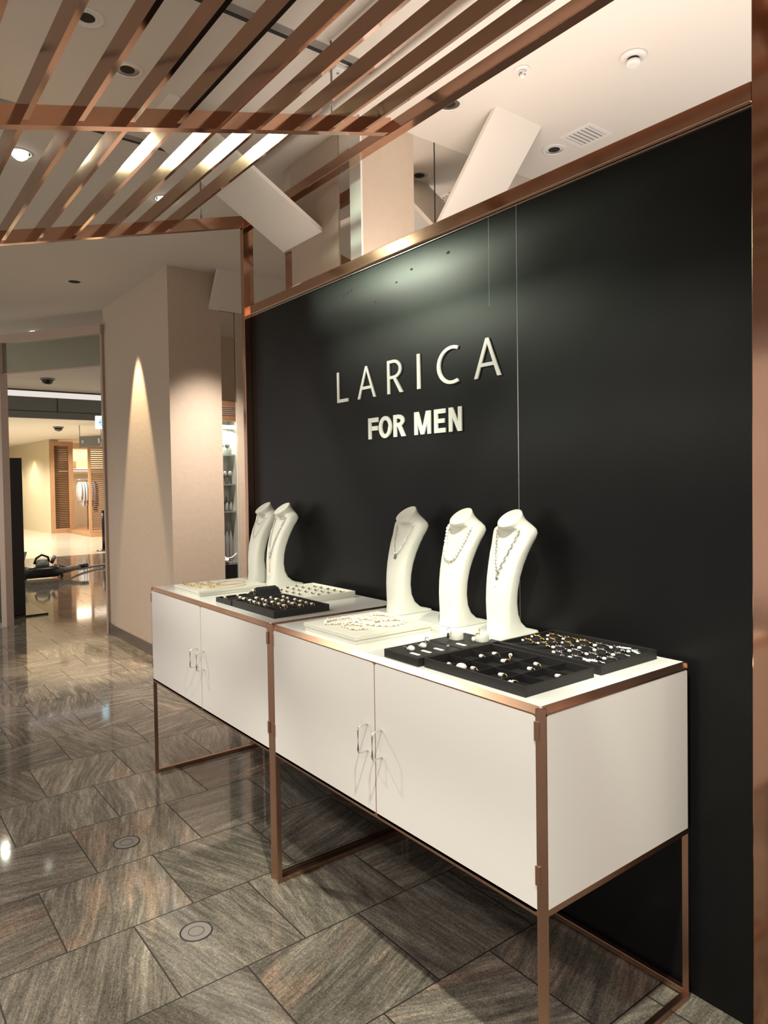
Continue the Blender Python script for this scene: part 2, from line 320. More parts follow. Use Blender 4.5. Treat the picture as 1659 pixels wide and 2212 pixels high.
MB((-4.5, 1.365, 0)).box(-4.625, -4.49, 1.304, 1.429, 0.78, 0.80).build('counter', 'grey', nk)
MB((-4.5, 1.365, 0)).box(-4.625, -4.49, 1.304, 1.429, 0.0, 0.78).build('base_block', 'black', nk)
def bottle(x, y, z, r, h, mt, lab, wide=False):  # items of the reflected shelves, modelled directly in the recess
    pr = [(r * .9, 0), (r, 0.01), (r, h * .6), (r * .4, h * .78), (r * .4, h)] if not wide else [(r * .4, 0), (r * .1, .006), (r * .1, h * .45), (r, h * .6), (r * .85, h)]
    q = MB((x, y, z)).lathe((x, y), [(a, z + b_) for a, b_ in pr], 14)
    return tag(q.build('bottle' if not wide else 'wine_glass', mt), lab, 'bottle' if not wide else 'glass')
for i, (yy, zz) in enumerate([(1.335, 1.712), (1.39, 1.712), (1.36, 1.462), (1.405, 1.462)]):
    bottle(-4.56, yy, zz + 0.001, 0.022, 0.11, 'bottle', ['small stemmed glass left on the top niche shelf', 'small stemmed glass right on the top niche shelf', 'small stemmed glass left on the second niche shelf', 'small stemmed glass right on the second niche shelf'][i], True)
for i, yy in enumerate((1.330, 1.372, 1.41)):
    bottle(-4.56, yy, 1.233, 0.016, 0.12, 'bottle', ['left', 'middle', 'right'][i] + ' grey bottle of three on the lowest niche shelf')
for i, yy in enumerate((1.332, 1.366, 1.40)):
    bottle(-4.55, yy, 0.801, 0.016, 0.34, 'grey', ['left', 'middle', 'right'][i] + ' tall grey metal tube standing in the niche')
q = MB((-4.52, 1.36, 0.82)).tube([(-4.52, 1.305, 0.86), (-4.50, 1.34, 0.835), (-4.49, 1.38, 0.84), (-4.50, 1.425, 0.87)], 0.005); tag(q.build('cable', 'white'), 'white cable looped across the bottom of the niche', 'cable')
q = MB((-4.50, 1.34, 0.80)).cyl((-4.50, 1.335), 0.02, 0.801, 0.835, 12); tag(q.build('cup', 'white'), 'small white cup at the bottom of the niche', 'cup')

# second column, plaster and mirror strips
o = struct('wall_back', MB().box(-2.36, -1.90, 0.765, 1.088, 0, ZC), 'plaster'); tag(o, 'beige plaster column face behind the copper rail, seen under the slanted baffle', 'column')
o2 = struct('wall_back', MB().box(-1.775, -1.70, 0.765, 1.088, 0, ZC), 'plaster'); tag(o2, 'pale plaster column side behind the black wall, lit from below', 'column')
q = MB(); q.box(-2.44, -2.36, 0.770, 0.80, 0, ZC); q.box(-1.90, -1.775, 0.770, 0.80, 0, ZC); q.box(-1.73, -1.702, 1.088, 6.0, 0, ZC)
o = struct('wall_back', q, 'mirror'); tag(o, 'mirror strips set into the column behind the black wall', 'mirror')
q = MB(); q.box(-2.2, -1.735, 1.088, 6.0, 0, ZC - 0.001); q.box(-2.42, -1.78, 0.81, 1.08, 0, ZC - 0.001)
o = struct('wall_back', q, 'plaster'); tag(o, 'plaster core of the mirrored column', 'column')
o = struct('trim_2', MB().box(-1.787, -1.697, 0.757, 0.767, 0, ZC), 'white'); tag(o, 'thin white corner trim of the pale column', 'trim')
o = struct('trim_3', MB().box(-1.7015, -1.6995, 1.228, 1.232, 0, ZC), 'slot'); tag(o, 'fine vertical joint in the mirror', 'trim')

# slanted ceiling baffles
def baffle(name, A, B, C, D, t, lab):
    A, B, C, D = map(Vector, (A, B, C, D)); n = (B - A).cross(D - A).normalized() * t
    if n.z < 0: n = -n
    q = MB(); q.loft([[A, B, C, D], [A + n, B + n, C + n, D + n]], smooth=False)
    tag(struct(name, q, 'ceil'), lab, 'baffle')
baffle('trim_4', (-2.445, -0.025, ZC), (-2.05, -0.025, ZC), (-2.05, 0.763, 2.748), (-2.445, 0.763, 2.748), 0.02, 'long white slanted baffle dropping through the copper lattice to the column')
baffle('trim_5', (-1.265, 1.228, ZC), (-1.265, 1.548, ZC), (-1.697, 1.548, 2.755), (-1.697, 1.228, 2.755), 0.02, 'bright white slanted baffle beside the pale column, above the black wall')
baffle('trim_6', (-4.31, 1.22, ZC), (-4.31, 2.6, ZC), (-4.458, 2.6, 2.90), (-4.458, 1.205, 2.90), 0.02, 'white slanted baffle above the recess standing in for a mirror strip')

# doorway frame with glass transom, on the diagonal shop front line
A = Vector((-6.19, 0.855, 0)); Bp = Vector((-7.26, 0.165, 0)); d = (Bp - A).normalized(); nrm = Vector((-d.y, d.x, 0))
def along(s0, s1, w0, w1, z0, z1, o_):
    q = MB(o_); pts = [A + d * s0 + nrm * w0, A + d * s1 + nrm * w0, A + d * s1 + nrm * w1, A + d * s0 + nrm * w1]
    return q.prism([(p.x, p.y) for p in pts], z0, z1)
LD = (Bp - A).length
dr = thing('door_1', 'tall open doorway in a pinkish beige frame with a glass transom', 'doorway', (-6.7, 0.5, 0), kind='structure'); O = (-6.7, 0.5, 0)
along(-0.02, LD + 3.0, -0.03, 0.06, 2.955, 3.04, O).build('header', 'jamb', dr)
along(LD, LD + 0.07, -0.03, 0.06, 0, 2.955, O).build('jamb', 'jamb', dr)
along(-0.010, 0.008, 0.0, 0.03, 0, 2.955, O).build('jamb', 'jamb', dr)
along(0.01, LD, 0.012, 0.022, 2.645, 2.955, O).build('transom_glass', 'glass', dr)
along(0.01, LD, 0.008, 0.026, 2.635, 2.648, O).build('glass_edge', 'jamb', dr)
along(LD + 0.07, LD + 3.0, 0.012, 0.022, 0.0, 2.955, O).build('side_glass', 'glass', dr)
along(LD + 0.07, LD + 3.0, 0.008, 0.026, 0.0, 0.03, O).build('glass_edge', 'steel', dr)

# far hall
cw = struct('wall_far', MB().prism([(-22.77, 3.93), (-30.0, 3.62), (-30.0, 3.9), (-22.77, 4.2)], 0, 2.93), 'cream'); tag(cw, 'cream wall with light scallops at the end of the hall', 'wall')
o = struct('wall_far', MB().box(-30.1, -30.0, -6, 4, 0, 2.93), 'cream'); tag(o, 'distant cream end wall of the hall', 'wall')
for i, yy in enumerate((3.70, 3.76, 3.82)):
    spot('spot_lamp', (-28.5 + 2.0 * i, yy - 0.42, 2.88), (0, 0.1, -1), 70, 40, (1, .85, .5), 0.02, 0.5)
lv = thing('louvre_door', 'brown louvred wooden door panel at the corner of the cream wall', 'louvre panel', (-22.7, 4.25, 0)); O = (-22.7, 4.25, 0)
q = MB(O); q.box(-22.76, -22.66, 3.935, 4.05, 0, 2.86); q.box(-22.76, -22.66, 4.46, 4.60, 0, 2.86); q.box(-22.76, -22.66, 4.05, 4.46, 0, 0.14); q.box(-22.76, -22.66, 4.05, 4.46, 2.73, 2.86); q.build('door_frame', 'wood', lv)
q = MB(O)
for i in range(46): q.prism([(-22.75, 0.15 + i * 0.056), (-22.68, 0.185 + i * 0.056), (-22.68, 0.20 + i * 0.056), (-22.75, 0.165 + i * 0.056)], 4.05, 4.46, 'y')
q.build('slats', 'woodd', lv)
sh = struct('wall_far', MB().box(-24.6, -24.5, 4.2, 9.0, 0, 2.93), 'shop'); tag(sh, 'warm lit back wall of the clothing shop', 'wall')
o = struct('trim_7', MB().box(-24.4, -20.0, 4.38, 9.0, 0.0, 0.09), 'wood'); tag(o, 'low wooden platform of the clothing shop', 'platform')
sc = thing('louvre_screen', 'brown horizontal louvre screen in front of the clothing shop', 'louvre screen', (-20.2, 4.6, 0.09)); O = (-20.2, 4.6, 0.09)
q = MB(O); q.box(-20.25, -20.15, 4.40, 4.46, 0.09, 2.80); q.box(-20.25, -20.15, 4.46, 5.8, 2.70, 2.80); q.box(-20.25, -20.15, 4.46, 5.8, 0.09, 0.16); q.build('screen_frame', 'wood', sc)
q = MB(O)
for i in range(42): q.box(-20.23, -20.18, 4.46, 5.8, 0.19 + i * 0.06, 0.222 + i * 0.06)
q.build('slats', 'woodd', sc)
shf = thing('wall_shelf', 'glowing wall shelf above the hanging clothes in the far shop', 'shelf', (-24.4, 5.0, 2.0)); O = (-24.4, 5.0, 2.0)
MB(O).box(-24.49, -24.15, 4.5, 6.4, 2.00, 2.03).build('shelf_board', 'woodd', shf)
MB(O).box(-24.46, -24.42, 4.55, 6.4, 1.97, 1.99).build('light_strip', 'shelfglow', shf)
MB(O).box(-24.46, -24.42, 4.55, 6.4, 2.035, 2.05).build('light_strip', 'shelfglow', shf)
bx = MB((-24.3, 5.0, 1.62)).box(-24.45, -24.1, 4.75, 5.05, 2.052, 2.30, 0.01); tag(bx.build('storage_box', 'wood', None), 'wooden box on the glowing shelf of the far shop', 'box')
rk = thing('clothes_rail', 'clothes rail with a dark upright inside the far shop', 'clothes rail', (-22.4, 4.85, 0.09)); O = (-22.4, 4.85, 0.09)
MB(O).tube([(-22.4, 4.62, 1.66), (-22.4, 5.6, 1.66)], 0.015).build('rail', 'steel', rk)
MB(O).cyl((-22.4, 4.93), 0.015, 0.09, 1.66, 10).build('upright', 'woodd', rk)
MB(O).cyl((-22.4, 5.58), 0.015, 0.09, 1.66, 10).build('upright', 'woodd', rk)
def shirt(x, y, z, wd, h, mt, lab, col):
    t = thing('hanging_shirt', lab, 'shirt', (x, y, z), 'clothes on the rail of the far shop'); O = (x, y, z)
    q = MB(O)
    rings = []
    for zz, w_, dd in ((z - h, wd * .52, .032), (z - h * .5, wd * .5, .032), (z - .12, wd * .5, .030), (z - .06, wd * .35, .028), (z - .03, wd * .12, .02)):
        rings.append([(x + w_ * math.cos(a), y + dd * math.sin(a), zz) for a in [2 * math.pi * k / 12 for k in range(12)]])
    q.loft(rings); q.build('body', mt, t)
    for sg in (-1, 1): MB(O).tube([(x + sg * wd * .38, y, z - .10), (x + sg * wd * .56, y, z - .28), (x + sg * wd * .58, y, z - h * .8)], [.032, .032, .030], 8).build('sleeve', mt, t)
    MB(O).tube([(x, y, z - .03), (x, y, z + .02), (x + .02, y, z + .035)], .004, 6).build('hook', 'steel', t)
for i, (yy, mt, hh, nm) in enumerate([(4.70, 'cloth_w', .62, 'cream short shirt nearest the louvred door'), (4.78, 'cloth_w', .80, 'long white shirt second on the shop rail'), (4.86, 'cloth_w', .78, 'white shirt beside the sage one'), (4.94, 'cloth_s', .78, 'sage green shirt on the shop rail'), (5.02, 'cloth_l', .76, 'lilac grey shirt on the shop rail'), (5.10, 'cloth_g', .80, 'grey shirt on the shop rail'), (5.18, 'cloth_k', .98, 'long black garment on the shop rail')]):
    shirt(-22.4, yy, 1.62, .42, hh, mt, nm, None)
rk2 = thing('clothes_rail', 'second clothes rail in front of the brown louvre screen', 'clothes rail', (-19.7, 5.0, 0.0)); O = (-19.7, 5.0, 0.0)
MB(O).tube([(-19.7, 4.72, 1.95), (-19.7, 5.9, 1.95)], 0.015).build('rail', 'steel', rk2)
MB(O).cyl((-19.7, 4.74), 0.015, 0.0, 1.95, 10).build('upright', 'steel', rk2); MB(O).cyl((-19.7, 5.88), 0.015, 0.0, 1.95, 10).build('upright', 'steel', rk2)
for i, yy in enumerate((4.80, 4.88, 4.96, 5.04)):
    shirt(-19.7, yy, 1.92, .40, 1.05, 'cloth_w' if i % 2 else 'cloth_l', ['pale lilac', 'white', 'lavender', 'white'][i] + ' long shirt, number %s from the column on the near rail' % ['one', 'two', 'three', 'four'][i], None)

# hanging signs, cameras, stanchion
sg = thing('arrow_sign', 'lit pale blue sign with a left arrow hanging from the ceiling', 'sign', (-12.0, 2.45, 3.41)); O = (-12.0, 2.45, 3.41)
MB(O).box(-12.03, -11.98, 2.37, 2.60, 2.47, 2.70, 0.01).build('sign_box', 'signblue', sg)
q = MB(O); X0, X1 = -11.979, -11.972
q.box(X0, X1, 2.425, 2.52, 2.576, 2.592)
for s_ in (1, -1): q.prism([(2.418, 2.584), (2.432, 2.584), (2.477, 2.584 + s_ * .055), (2.463, 2.584 + s_ * .055)], X0, X1, 'x')
q.build('arrow', 'arrow', sg); MB(O).cyl((-12.0, 2.48), 0.006, 2.70, 3.42, 8).build('hanging_rod', 'steel', sg)
hs = thing('hanging_sign', 'grey hanging board with two white marks in the far hall', 'sign', (-17.0, 3.5, 2.93)); O = (-17.0, 3.5, 2.93)
MB(O).prism([(-17.0, 3.36), (-16.5, 3.72), (-16.53, 3.75), (-17.03, 3.39)], 2.40, 2.66).build('board', 'grey', hs)
MB(O).prism([(-16.55, 3.67), (-16.51, 3.70), (-16.51, 3.699), (-16.55, 3.669)], 2.48, 2.60).build('white_mark', 'white', hs)
MB(O).box(-16.93, -16.90, 3.40, 3.45, 2.49, 2.56).build('white_mark', 'white', hs)
MB(O).cyl((-17.01, 3.375), 0.01, 2.40, 2.93, 8).build('hanging_rod', 'steel', hs); MB(O).cyl((-16.515, 3.735), 0.01, 2.40, 2.93, 8).build('hanging_rod', 'steel', hs)
def dome(x, y, z, r, lab):
    t = thing('dome_camera', lab, 'camera', (x, y, z)); O = (x, y, z)
    MB(O).cyl((x, y), r * 1.25, z - r * .28, z, 20).build('mount', 'grey', t)
    MB(O).lathe((x, y), [(r * math.cos(a), z - r * .28 - r * .9 * math.sin(a)) for a in [0, .3, .6, .9, 1.2, 1.5]], 20).build('dome', 'blackgloss', t)
dome(-12.9, 1.80, 3.42, 0.10, 'black dome camera on the dim corridor ceiling')
dome(-17.7, 3.06, 2.93, 0.10, 'black dome camera on the bright ceiling of the far hall')
st = thing('stanchion', 'black queue stanchion standing on the pale floor', 'stanchion', (-15.4, 3.42, 0)); O = (-15.4, 3.42, 0)
MB(O).lathe((-15.4, 3.42), [(.16, 0), (.16, .012), (.10, .03), (.03, .045)], 24).build('base', 'black', st)
MB(O).cyl((-15.4, 3.42), 0.032, 0.04, 0.86, 16).build('pole', 'black', st); MB(O).cyl((-15.4, 3.42), 0.038, 0.86, 0.91, 16).build('cap', 'black', st)
tt = thing('totem_sign', 'tall narrow black totem on a flat square foot in the doorway', 'totem', (-7.8, 0.42, 0)); O = (-7.8, 0.42, 0)
MB(O).box(-8.50, -7.79, -0.15, 0.40, 0.018, 1.79, 0.004).build('panel', 'black', tt)
MB(O).box(-8.66, -7.72, -0.22, 0.62, 0.0, 0.018, 0.004).build('foot_plate', 'blackgloss', tt)

# vacuum cleaner in the corridor
vc = thing('vacuum_cleaner', 'black and silver canister vacuum cleaner parked on the corridor floor', 'vacuum cleaner', (-11.2, 1.25, 0)); O = (-11.2, 1.25, 0)
q = MB(O); rings = []
for z_, rx, ry in ((0.03, .17, .26), (0.07, .20, .30), (0.15, .20, .30), (0.19, .17, .26), (0.20, .12, .20)):
    rings.append([(-11.2 + rx * (abs(math.cos(a)) ** .6) * (1 if math.cos(a) > 0 else -1), 1.25 + ry * (abs(math.sin(a)) ** .6) * (1 if math.sin(a) > 0 else -1), z_) for a in [2 * math.pi * k / 28 for k in range(28)]])
q.loft(rings); q.build('body', 'black', vc)
q = MB(O); q.lathe((-11.18, 1.28), [(.10, .19), (.10, .25), (.07, .30), (.03, .31)], 18); q.build('motor_cover', 'grey', vc)
MB(O).tube([(-11.18, 1.16, .24), (-11.17, 1.19, .33), (-11.17, 1.27, .38), (-11.17, 1.36, .34), (-11.18, 1.38, .26)], .018, 10).build('handle', 'black', vc)
for yy in (1.00, 1.53):
    q = MB(O); q.loft([[(-11.12 + .05 * math.cos(a), y_, .051 + .05 * math.sin(a)) for a in [2 * math.pi * k / 16 for k in range(16)]] for y_ in (yy, yy + .03)]); q.build('wheel', 'black', vc)
MB(O).tube([(-11.2, 1.42, .24), (-11.17, 1.44, .30), (-11.16, 1.47, .35)], [.03, .028, .035], 10).build('hose_socket', 'steel', vc)
MB(O).tube([(-11.16, 1.46, .20), (-11.3, 1.60, .17), (-11.5, 1.78, .08), (-11.7, 1.98, .045), (-12.0, 2.25, .04), (-12.3, 2.9, .04)], .02, 10).build('hose', 'hose', vc)
MB(O).tube([(-11.2, 1.58, .10), (-11.2, 1.72, .12), (-11.22, 1.86, .14)], [.05, .045, .03], 12).build('floor_nozzle', 'hose', vc)
MB(O).tube([(-11.22, 1.84, .14), (-11.26, 1.98, .15)], .035, 12).build('grip', 'black', vc)
q = MB((-11.6, 1.05, 0)).tube([(-11.6, 1.05, .01), (-11.6, 1.06, .25), (-11.58, 1.09, .42)], [.05, .035, .05], 10); tag(q.build('floor_brush', 'grey'), 'upright grey cleaning brush leaning behind the vacuum cleaner', 'brush')

# ------------------------------------------------------------------ black display wall
PY = 0.646
wl = thing('wall_panel', 'tall black satin display wall behind the cabinets', 'display wall', (-1.2, PY, 0), kind='structure'); O = (-1.2, PY, 0)
for x0, x1 in ((-2.622, -0.636), (-0.633, 0.168)): MB(O).box(x0, x1, PY, PY + 0.02, 0, 2.407, 0.0008).build('board', 'panel', wl)
MB(O).box(-2.622, 0.168, PY + 0.02, PY + 0.05, 0, 2.40).build('backing', 'grey', wl)
for x, z_ in ((-0.7655, 2.09), (-0.6345, 0)): MB(O).box(x - .0011, x + .0011, PY - .0004, PY + .002, z_, 2.407).build('board_joint', 'slotgrey', wl)  # left joint strip cut to its lit upper part, light put into its shape
q = MB(O)
for x, z, r_ in ((-1.70, 2.33, .010), (-1.66, 2.335, .006), (-1.63, 2.34, .004), (-1.45, 2.25, .004), (-1.30, 2.30, .004), (-1.20, 2.33, .005), (-0.98, 2.34, .006)):
    q.prism([(x - r_ * 2, z - r_ * .3), (x + r_ * .5, z - r_), (x + r_ * 2, z + r_ * .2), (x, z + r_)], PY - 0.0008, PY - 0.0002, 'y')
q.build('scuff_mark', 'void', wl)

# copper frame: posts, rail, lattice roof
SL = 0.271
def zb(y): return 2.547 + SL * (y + 0.763)
fr = thing('copper_lattice_frame', 'copper coloured metal frame with posts, rail and sloping slatted roof around the black wall', 'pergola', (-1.2, PY, 0)); O = (-1.2, PY, 0)
MB(O).box(-2.660, -2.624, 0.605, 0.668, 0, 2.93, 0.002).build('post', 'copperf', fr)
MB(O).box(0.171, 0.182, 0.630, 0.668, 0, 2.93, 0.001).build('edge_strip', 'copperf', fr)
MB(O).box(0.190, 0.270, 0.585, 0.668, 0, 2.95, 0.002).build('post', 'copperf', fr)
MB(O).box(-2.624, 0.171, 0.625, 0.668, 2.414, 2.464, 0.002).build('rail', 'copperf', fr)
MB(O).box(-2.624, 0.171, 0.640, 0.646, 2.407, 2.412).build('rail_bead', 'silver', fr)
MB(O).box(-2.624, 0.19, 0.625, 0.672, 2.912, 2.962, 0.002).build('edge_beam', 'copperf', fr)
def cross(x0, x1):
    q = MB(O); y0, y1 = -2.05, 0.63; h = .062
    q.prism([(y0, zb(y0) - .008), (y1, zb(y1) - .008), (y1, zb(y1) + h - .008), (y0, zb(y0) + h - .008)], x0, x1, 'x'); q.build('cross_beam', 'copperf', fr)
cross(-2.665, -2.63); cross(-1.335, -1.300); cross(0.02, 0.055)
q0 = None
for i in range(17):
    y = 0.491 - i * 0.1567
    n_ = Vector((0, -SL, 1)).normalized(); t_ = Vector((0, 1, SL)).normalized()
    for (x0, x1) in ((-2.63, -1.335), (-1.300, 0.02), (0.055, 0.6)):
        if x0 == -2.63 and y > 0.2: continue      # cut away where the baffle drops through
        x1_, x0_ = x1, x0
        b0 = Vector((0, y, zb(y))); w_ = .018; h_ = .050
        pts = [b0 - t_ * w_ / 2, b0 + t_ * w_ / 2, b0 + t_ * w_ / 2 + n_ * h_, b0 - t_ * w_ / 2 + n_ * h_]
        q = MB(O); q.prism([(p_.y, p_.z) for p_ in pts], x0_, x1_, 'x'); q.build('slat', 'slat', fr)
for x, y in ((-1.317, 0.347), (-2.647, 0.37), (-1.317, -1.2)): MB(O).cyl((x, y), .0045, zb(y) + .05, ZC, 8).build('hanger_rod', 'steel', fr)

# ------------------------------------------------------------------ wall lettering
ls = thing('sign_lettering', 'white raised LARICA FOR MEN lettering on the black wall', 'sign', (-1.25, PY - 0.001, 1.65)); O = (-1.25, PY - 0.001, 1.65)
Ya, Yb = PY - 0.006, PY - 0.0005
def letter(polys):
    q = MB(O)
    for i, p_ in enumerate(polys): q.prism(p_, Ya - 0.0001 * i, Yb, 'y')
    q.build('letter', 'letter', ls)
def arc(cx, cz, rx, rz, wx, wz, a0, a1, n=20):
    out = []
    for i in range(n):
        t0 = math.radians(a0 + (a1 - a0) * i / n); t1 = math.radians(a0 + (a1 - a0) * (i + 1) / n)
        out.append([(cx + rx * math.cos(t0), cz + rz * math.sin(t0)), (cx + rx * math.cos(t1), cz + rz * math.sin(t1)), (cx + (rx - wx) * math.cos(t1), cz + (rz - wz) * math.sin(t1)), (cx + (rx - wx) * math.cos(t0), cz + (rz - wz) * math.sin(t0))])
    return out
def rect(x0, x1, z0, z1): return [(x0, z0), (x1, z0), (x1, z1), (x0, z1)]
b0, t0 = 1.837, 1.979
letter([rect(-1.752, -1.735, b0, t0), rect(-1.735, -1.662, b0, b0 + .015)])
def letA(x0, x1, z0, z1, w, bar, bw):
    xm = (x0 + x1) / 2
    f = (bar - z0) / (z1 - z0); xl = x0 + (xm - w * .5 - x0) * f + w * .3; xr = x1 - (xl - x0)
    return [[(x0, z0), (x0 + w, z0), (xm + w * .42, z1), (xm - w * .42, z1)], [(x1 - w, z0), (x1, z0), (xm + w * .42, z1), (xm - w * .42, z1)], rect(xl, xr, bar, bar + bw)]
letter(letA(-1.586, -1.450, b0, t0, .017, b0 + .040, .013))
def letR(x0, x1, z0, z1, w, mid, hw):
    rz = (z1 - mid) / 2; bx = x0 + (x1 - x0) * .42
    P_ = [rect(x0, x0 + w, z0, z1), rect(x0 + w, bx, z1 - hw, z1), rect(x0 + w, bx, mid, mid + hw)]
    P_ += arc(bx, mid + rz, (x1 - .004) - bx, rz, w, hw, -90, 90, 16)
    P_ += [[(bx - w * .2, mid + hw * .4), (bx + w * .9, mid + hw * .4), (x1 + .004, z0), (x1 + .004 - w * 1.15, z0)]]
    return P_
letter(letR(-1.366, -1.264, b0, t0, .017, b0 + .062, .013))
letter([rect(-1.169, -1.150, b0, t0)])
letter(arc(-0.960, (b0 + t0) / 2, .086, .0735, .017, .013, 66, 294, 30))
letter(letA(-0.842, -0.708, b0, t0, .018, b0 + .040, .013))
b1, t1 = 1.652, 1.745
letter([rect(-1.508, -1.487, b1, t1), rect(-1.487, -1.436, t1 - .020, t1), rect(-1.483, -1.440, b1 + .037, b1 + .056)])
letter(arc(-1.385, (b1 + t1) / 2, .044, .0475, .020, .017, 0, 360, 30))
letter(letR(-1.328, -1.252, b1, t1, .021, b1 + .041, .017))
xm = -1.140
letter([rect(-1.190, -1.171, b1, t1), rect(-1.109, -1.090, b1, t1), [(-1.190, t1), (-1.164, t1), (xm + .008, b1), (xm - .010, b1)], [(-1.116, t1), (-1.090, t1), (xm + .010, b1), (xm - .008, b1)]])
letter([rect(-1.068, -1.047, b1, t1), rect(-1.047, -1.003, t1 - .018, t1), rect(-1.047, -1.008, b1 + .038, b1 + .055), rect(-1.047, -1.002, b1, b1 + .018)])
letter([rect(-0.983, -0.963, b1, t1), rect(-0.931, -0.911, b1, t1), [(-0.983, t1), (-0.961, t1), (-0.911, b1), (-0.933, b1)]])

# ------------------------------------------------------------------ display cabinets
D, HT, HB, WD = 0.632, 0.950, 0.470, 1.2536
def cabinet(x1, label):
    x0 = x1 - WD; O = (x1 - WD / 2, D / 2, 0)
    t = thing('display_cabinet', label, 'cabinet', O, 'white cabinets in front of the black wall')
    s, c = .018, .014
    def post(px, sx, py, sy, z0, z1, name, q=None):
        # square tube with the outer edge cut at 45 degrees
        ox, oy = px, py; ix, iy = px - sx * s, py - sy * s
        pts = [(ix, iy), (ix, oy), (ox - sx * c, oy), (ox, oy - sy * c), (ox, iy)]
        return (q or MB(O)).prism(pts, z0, z1)
    for sx in (-1, 1):
        for sy in (-1, 1):
            px = x1 if sx > 0 else x0; py = D if sy > 0 else 0
            post(px, sx, py, sy, 0.0, HB, 'leg').build('leg', 'copper', t)
    q = MB(O)
    for sx in (-1, 1):
        for sy in (-1, 1): post(x1 if sx > 0 else x0, sx, D if sy > 0 else 0, sy, HB, HT - .002, '', q)
    for sy, py in ((-1, 0.0), (1, D)):
        for sz, pz in ((1, HT), (-1, HB)):
            k = c if sz > 0 else .003; q.prism([(py - sy * s, pz - sz * s), (py, pz - sz * s), (py, pz - sz * k), (py - sy * k, pz), (py - sy * s, pz)], x0 + s, x1 - s, 'x')
    for sx, px in ((-1, x0), (1, x1)):
        for sz, pz in ((1, HT), (-1, HB)):
            k = c if sz > 0 else .003; q.prism([(px - sx * s, pz - sz * s), (px, pz - sz * s), (px, pz - sz * k), (px - sx * k, pz), (px - sx * s, pz)], s, D - s, 'y')
    for sx, px in ((-1, x0), (1, x1)):       # mitred corner caps
        for sy, py in ((-1, 0), (1, D)):
            q.loft([[(px - sx * s, py, HT - s), (px, py - sy * s, HT - s), (px - sx * s, py - sy * s, HT - s)], [(px - sx * s, py - sy * c, HT), (px - sx * c, py - sy * s, HT), (px - sx * s, py - sy * s, HT)]], smooth=False)
            q.box(min(px, px - sx * s), max(px, px - sx * s), min(py - sy * c, py - sy * s), max(py - sy * c, py - sy * s), HT - s, HT - .014)
    q.build('frame', 'copper', t)
    # top sheet
    MB(O).box(x0 + .0145, x1 - .0145, .0145, D - .0145, HT - .010, HT + .0005).build('top_sheet', 'top', t)
    MB(O).box(x0 + .02, x1 - .02, .03, D - .02, HB + .004, HT - .02).build('carcass', 'void', t)
    def rpoly(a0, a1, z0, z1, r=.010):
        P_ = []
        for cx, cz, st in ((a1 - r, z1 - r, 0), (a0 + r, z1 - r, 90), (a0 + r, z0 + r, 180), (a1 - r, z0 + r, 270)):
            for k in range(5): a = math.radians(st + 22.5 * k); P_.append((cx + r * math.cos(a), cz + r * math.sin(a)))
        return P_
    xm = (x0 + x1) / 2
    for (a0, a1, hx, sgn, hinge) in ((x0 + .0175, xm - .0027, xm - .036, 1, x0 + .015), (xm + .0027, x1 - .0175, xm + .034, -1, x1 - .015)):
        dd = MB(O).prism(rpoly(a0, a1, HB + .010, HT - .018), 0.0, .020, 'y').build('door', 'lacquer', t)
        path = [(hx, .004, .742)]
        for k in range(5): a = math.radians(90 * k / 4); path.append((hx, -.026 - .010 * math.sin(a), .732 + .010 * math.cos(a)))
        for k in range(5): a = math.radians(90 * k / 4); path.append((hx, -.026 - .010 * math.cos(a), .672 - .010 * math.sin(a)))
        path.append((hx, .004, .662))
        hd = MB(O).tube(path, .0028, 8); ho = hd.build('handle', 'chrome', dd); ho['label'] = 'bent chrome wire handle'
        for zz in (.875, .545):
            MB(O).box(hinge - .006, hinge + .006, -.003, .006, zz, zz + .045, .001).build('hinge', 'copper', t)
    MB(O).box(xm - .0022, xm + .0022, .0012, .029, HB + .008, HT - .016).build('mid_post', 'copper', t)
    for sx, px in ((1, x1), (-1, x0)):
        pp = rpoly(.0165, D - .0165, HB + .010, HT - .018)
        q = MB(O).prism(pp, px - .0005 if sx > 0 else px + .0005, px - .018 if sx > 0 else px + .018, 'x'); q.build('side_panel', 'lacquer', t)
    for px in (x0, x1 - s):
        MB(O).box(px, px + s, s, D - s, 0.0, s, .001).build('foot_bar', 'copper', t)
    MB(O).box(x0 + s, x1 - s, D - s, D, 0.006, 0.006 + s, .001).build('back_foot_bar', 'copper', t)
    MB(O).box(x0 + .02, x1 - .02, D - .02, D - .004, HB + .01, HT - .02).build('back_panel', 'lacquer', t)
    return t
cabinet(0.0, 'near right white cabinet with black compartment tray and three busts on it')
cabinet(-1.2667, 'far left white cabinet with the white butterfly tray and two busts on it')

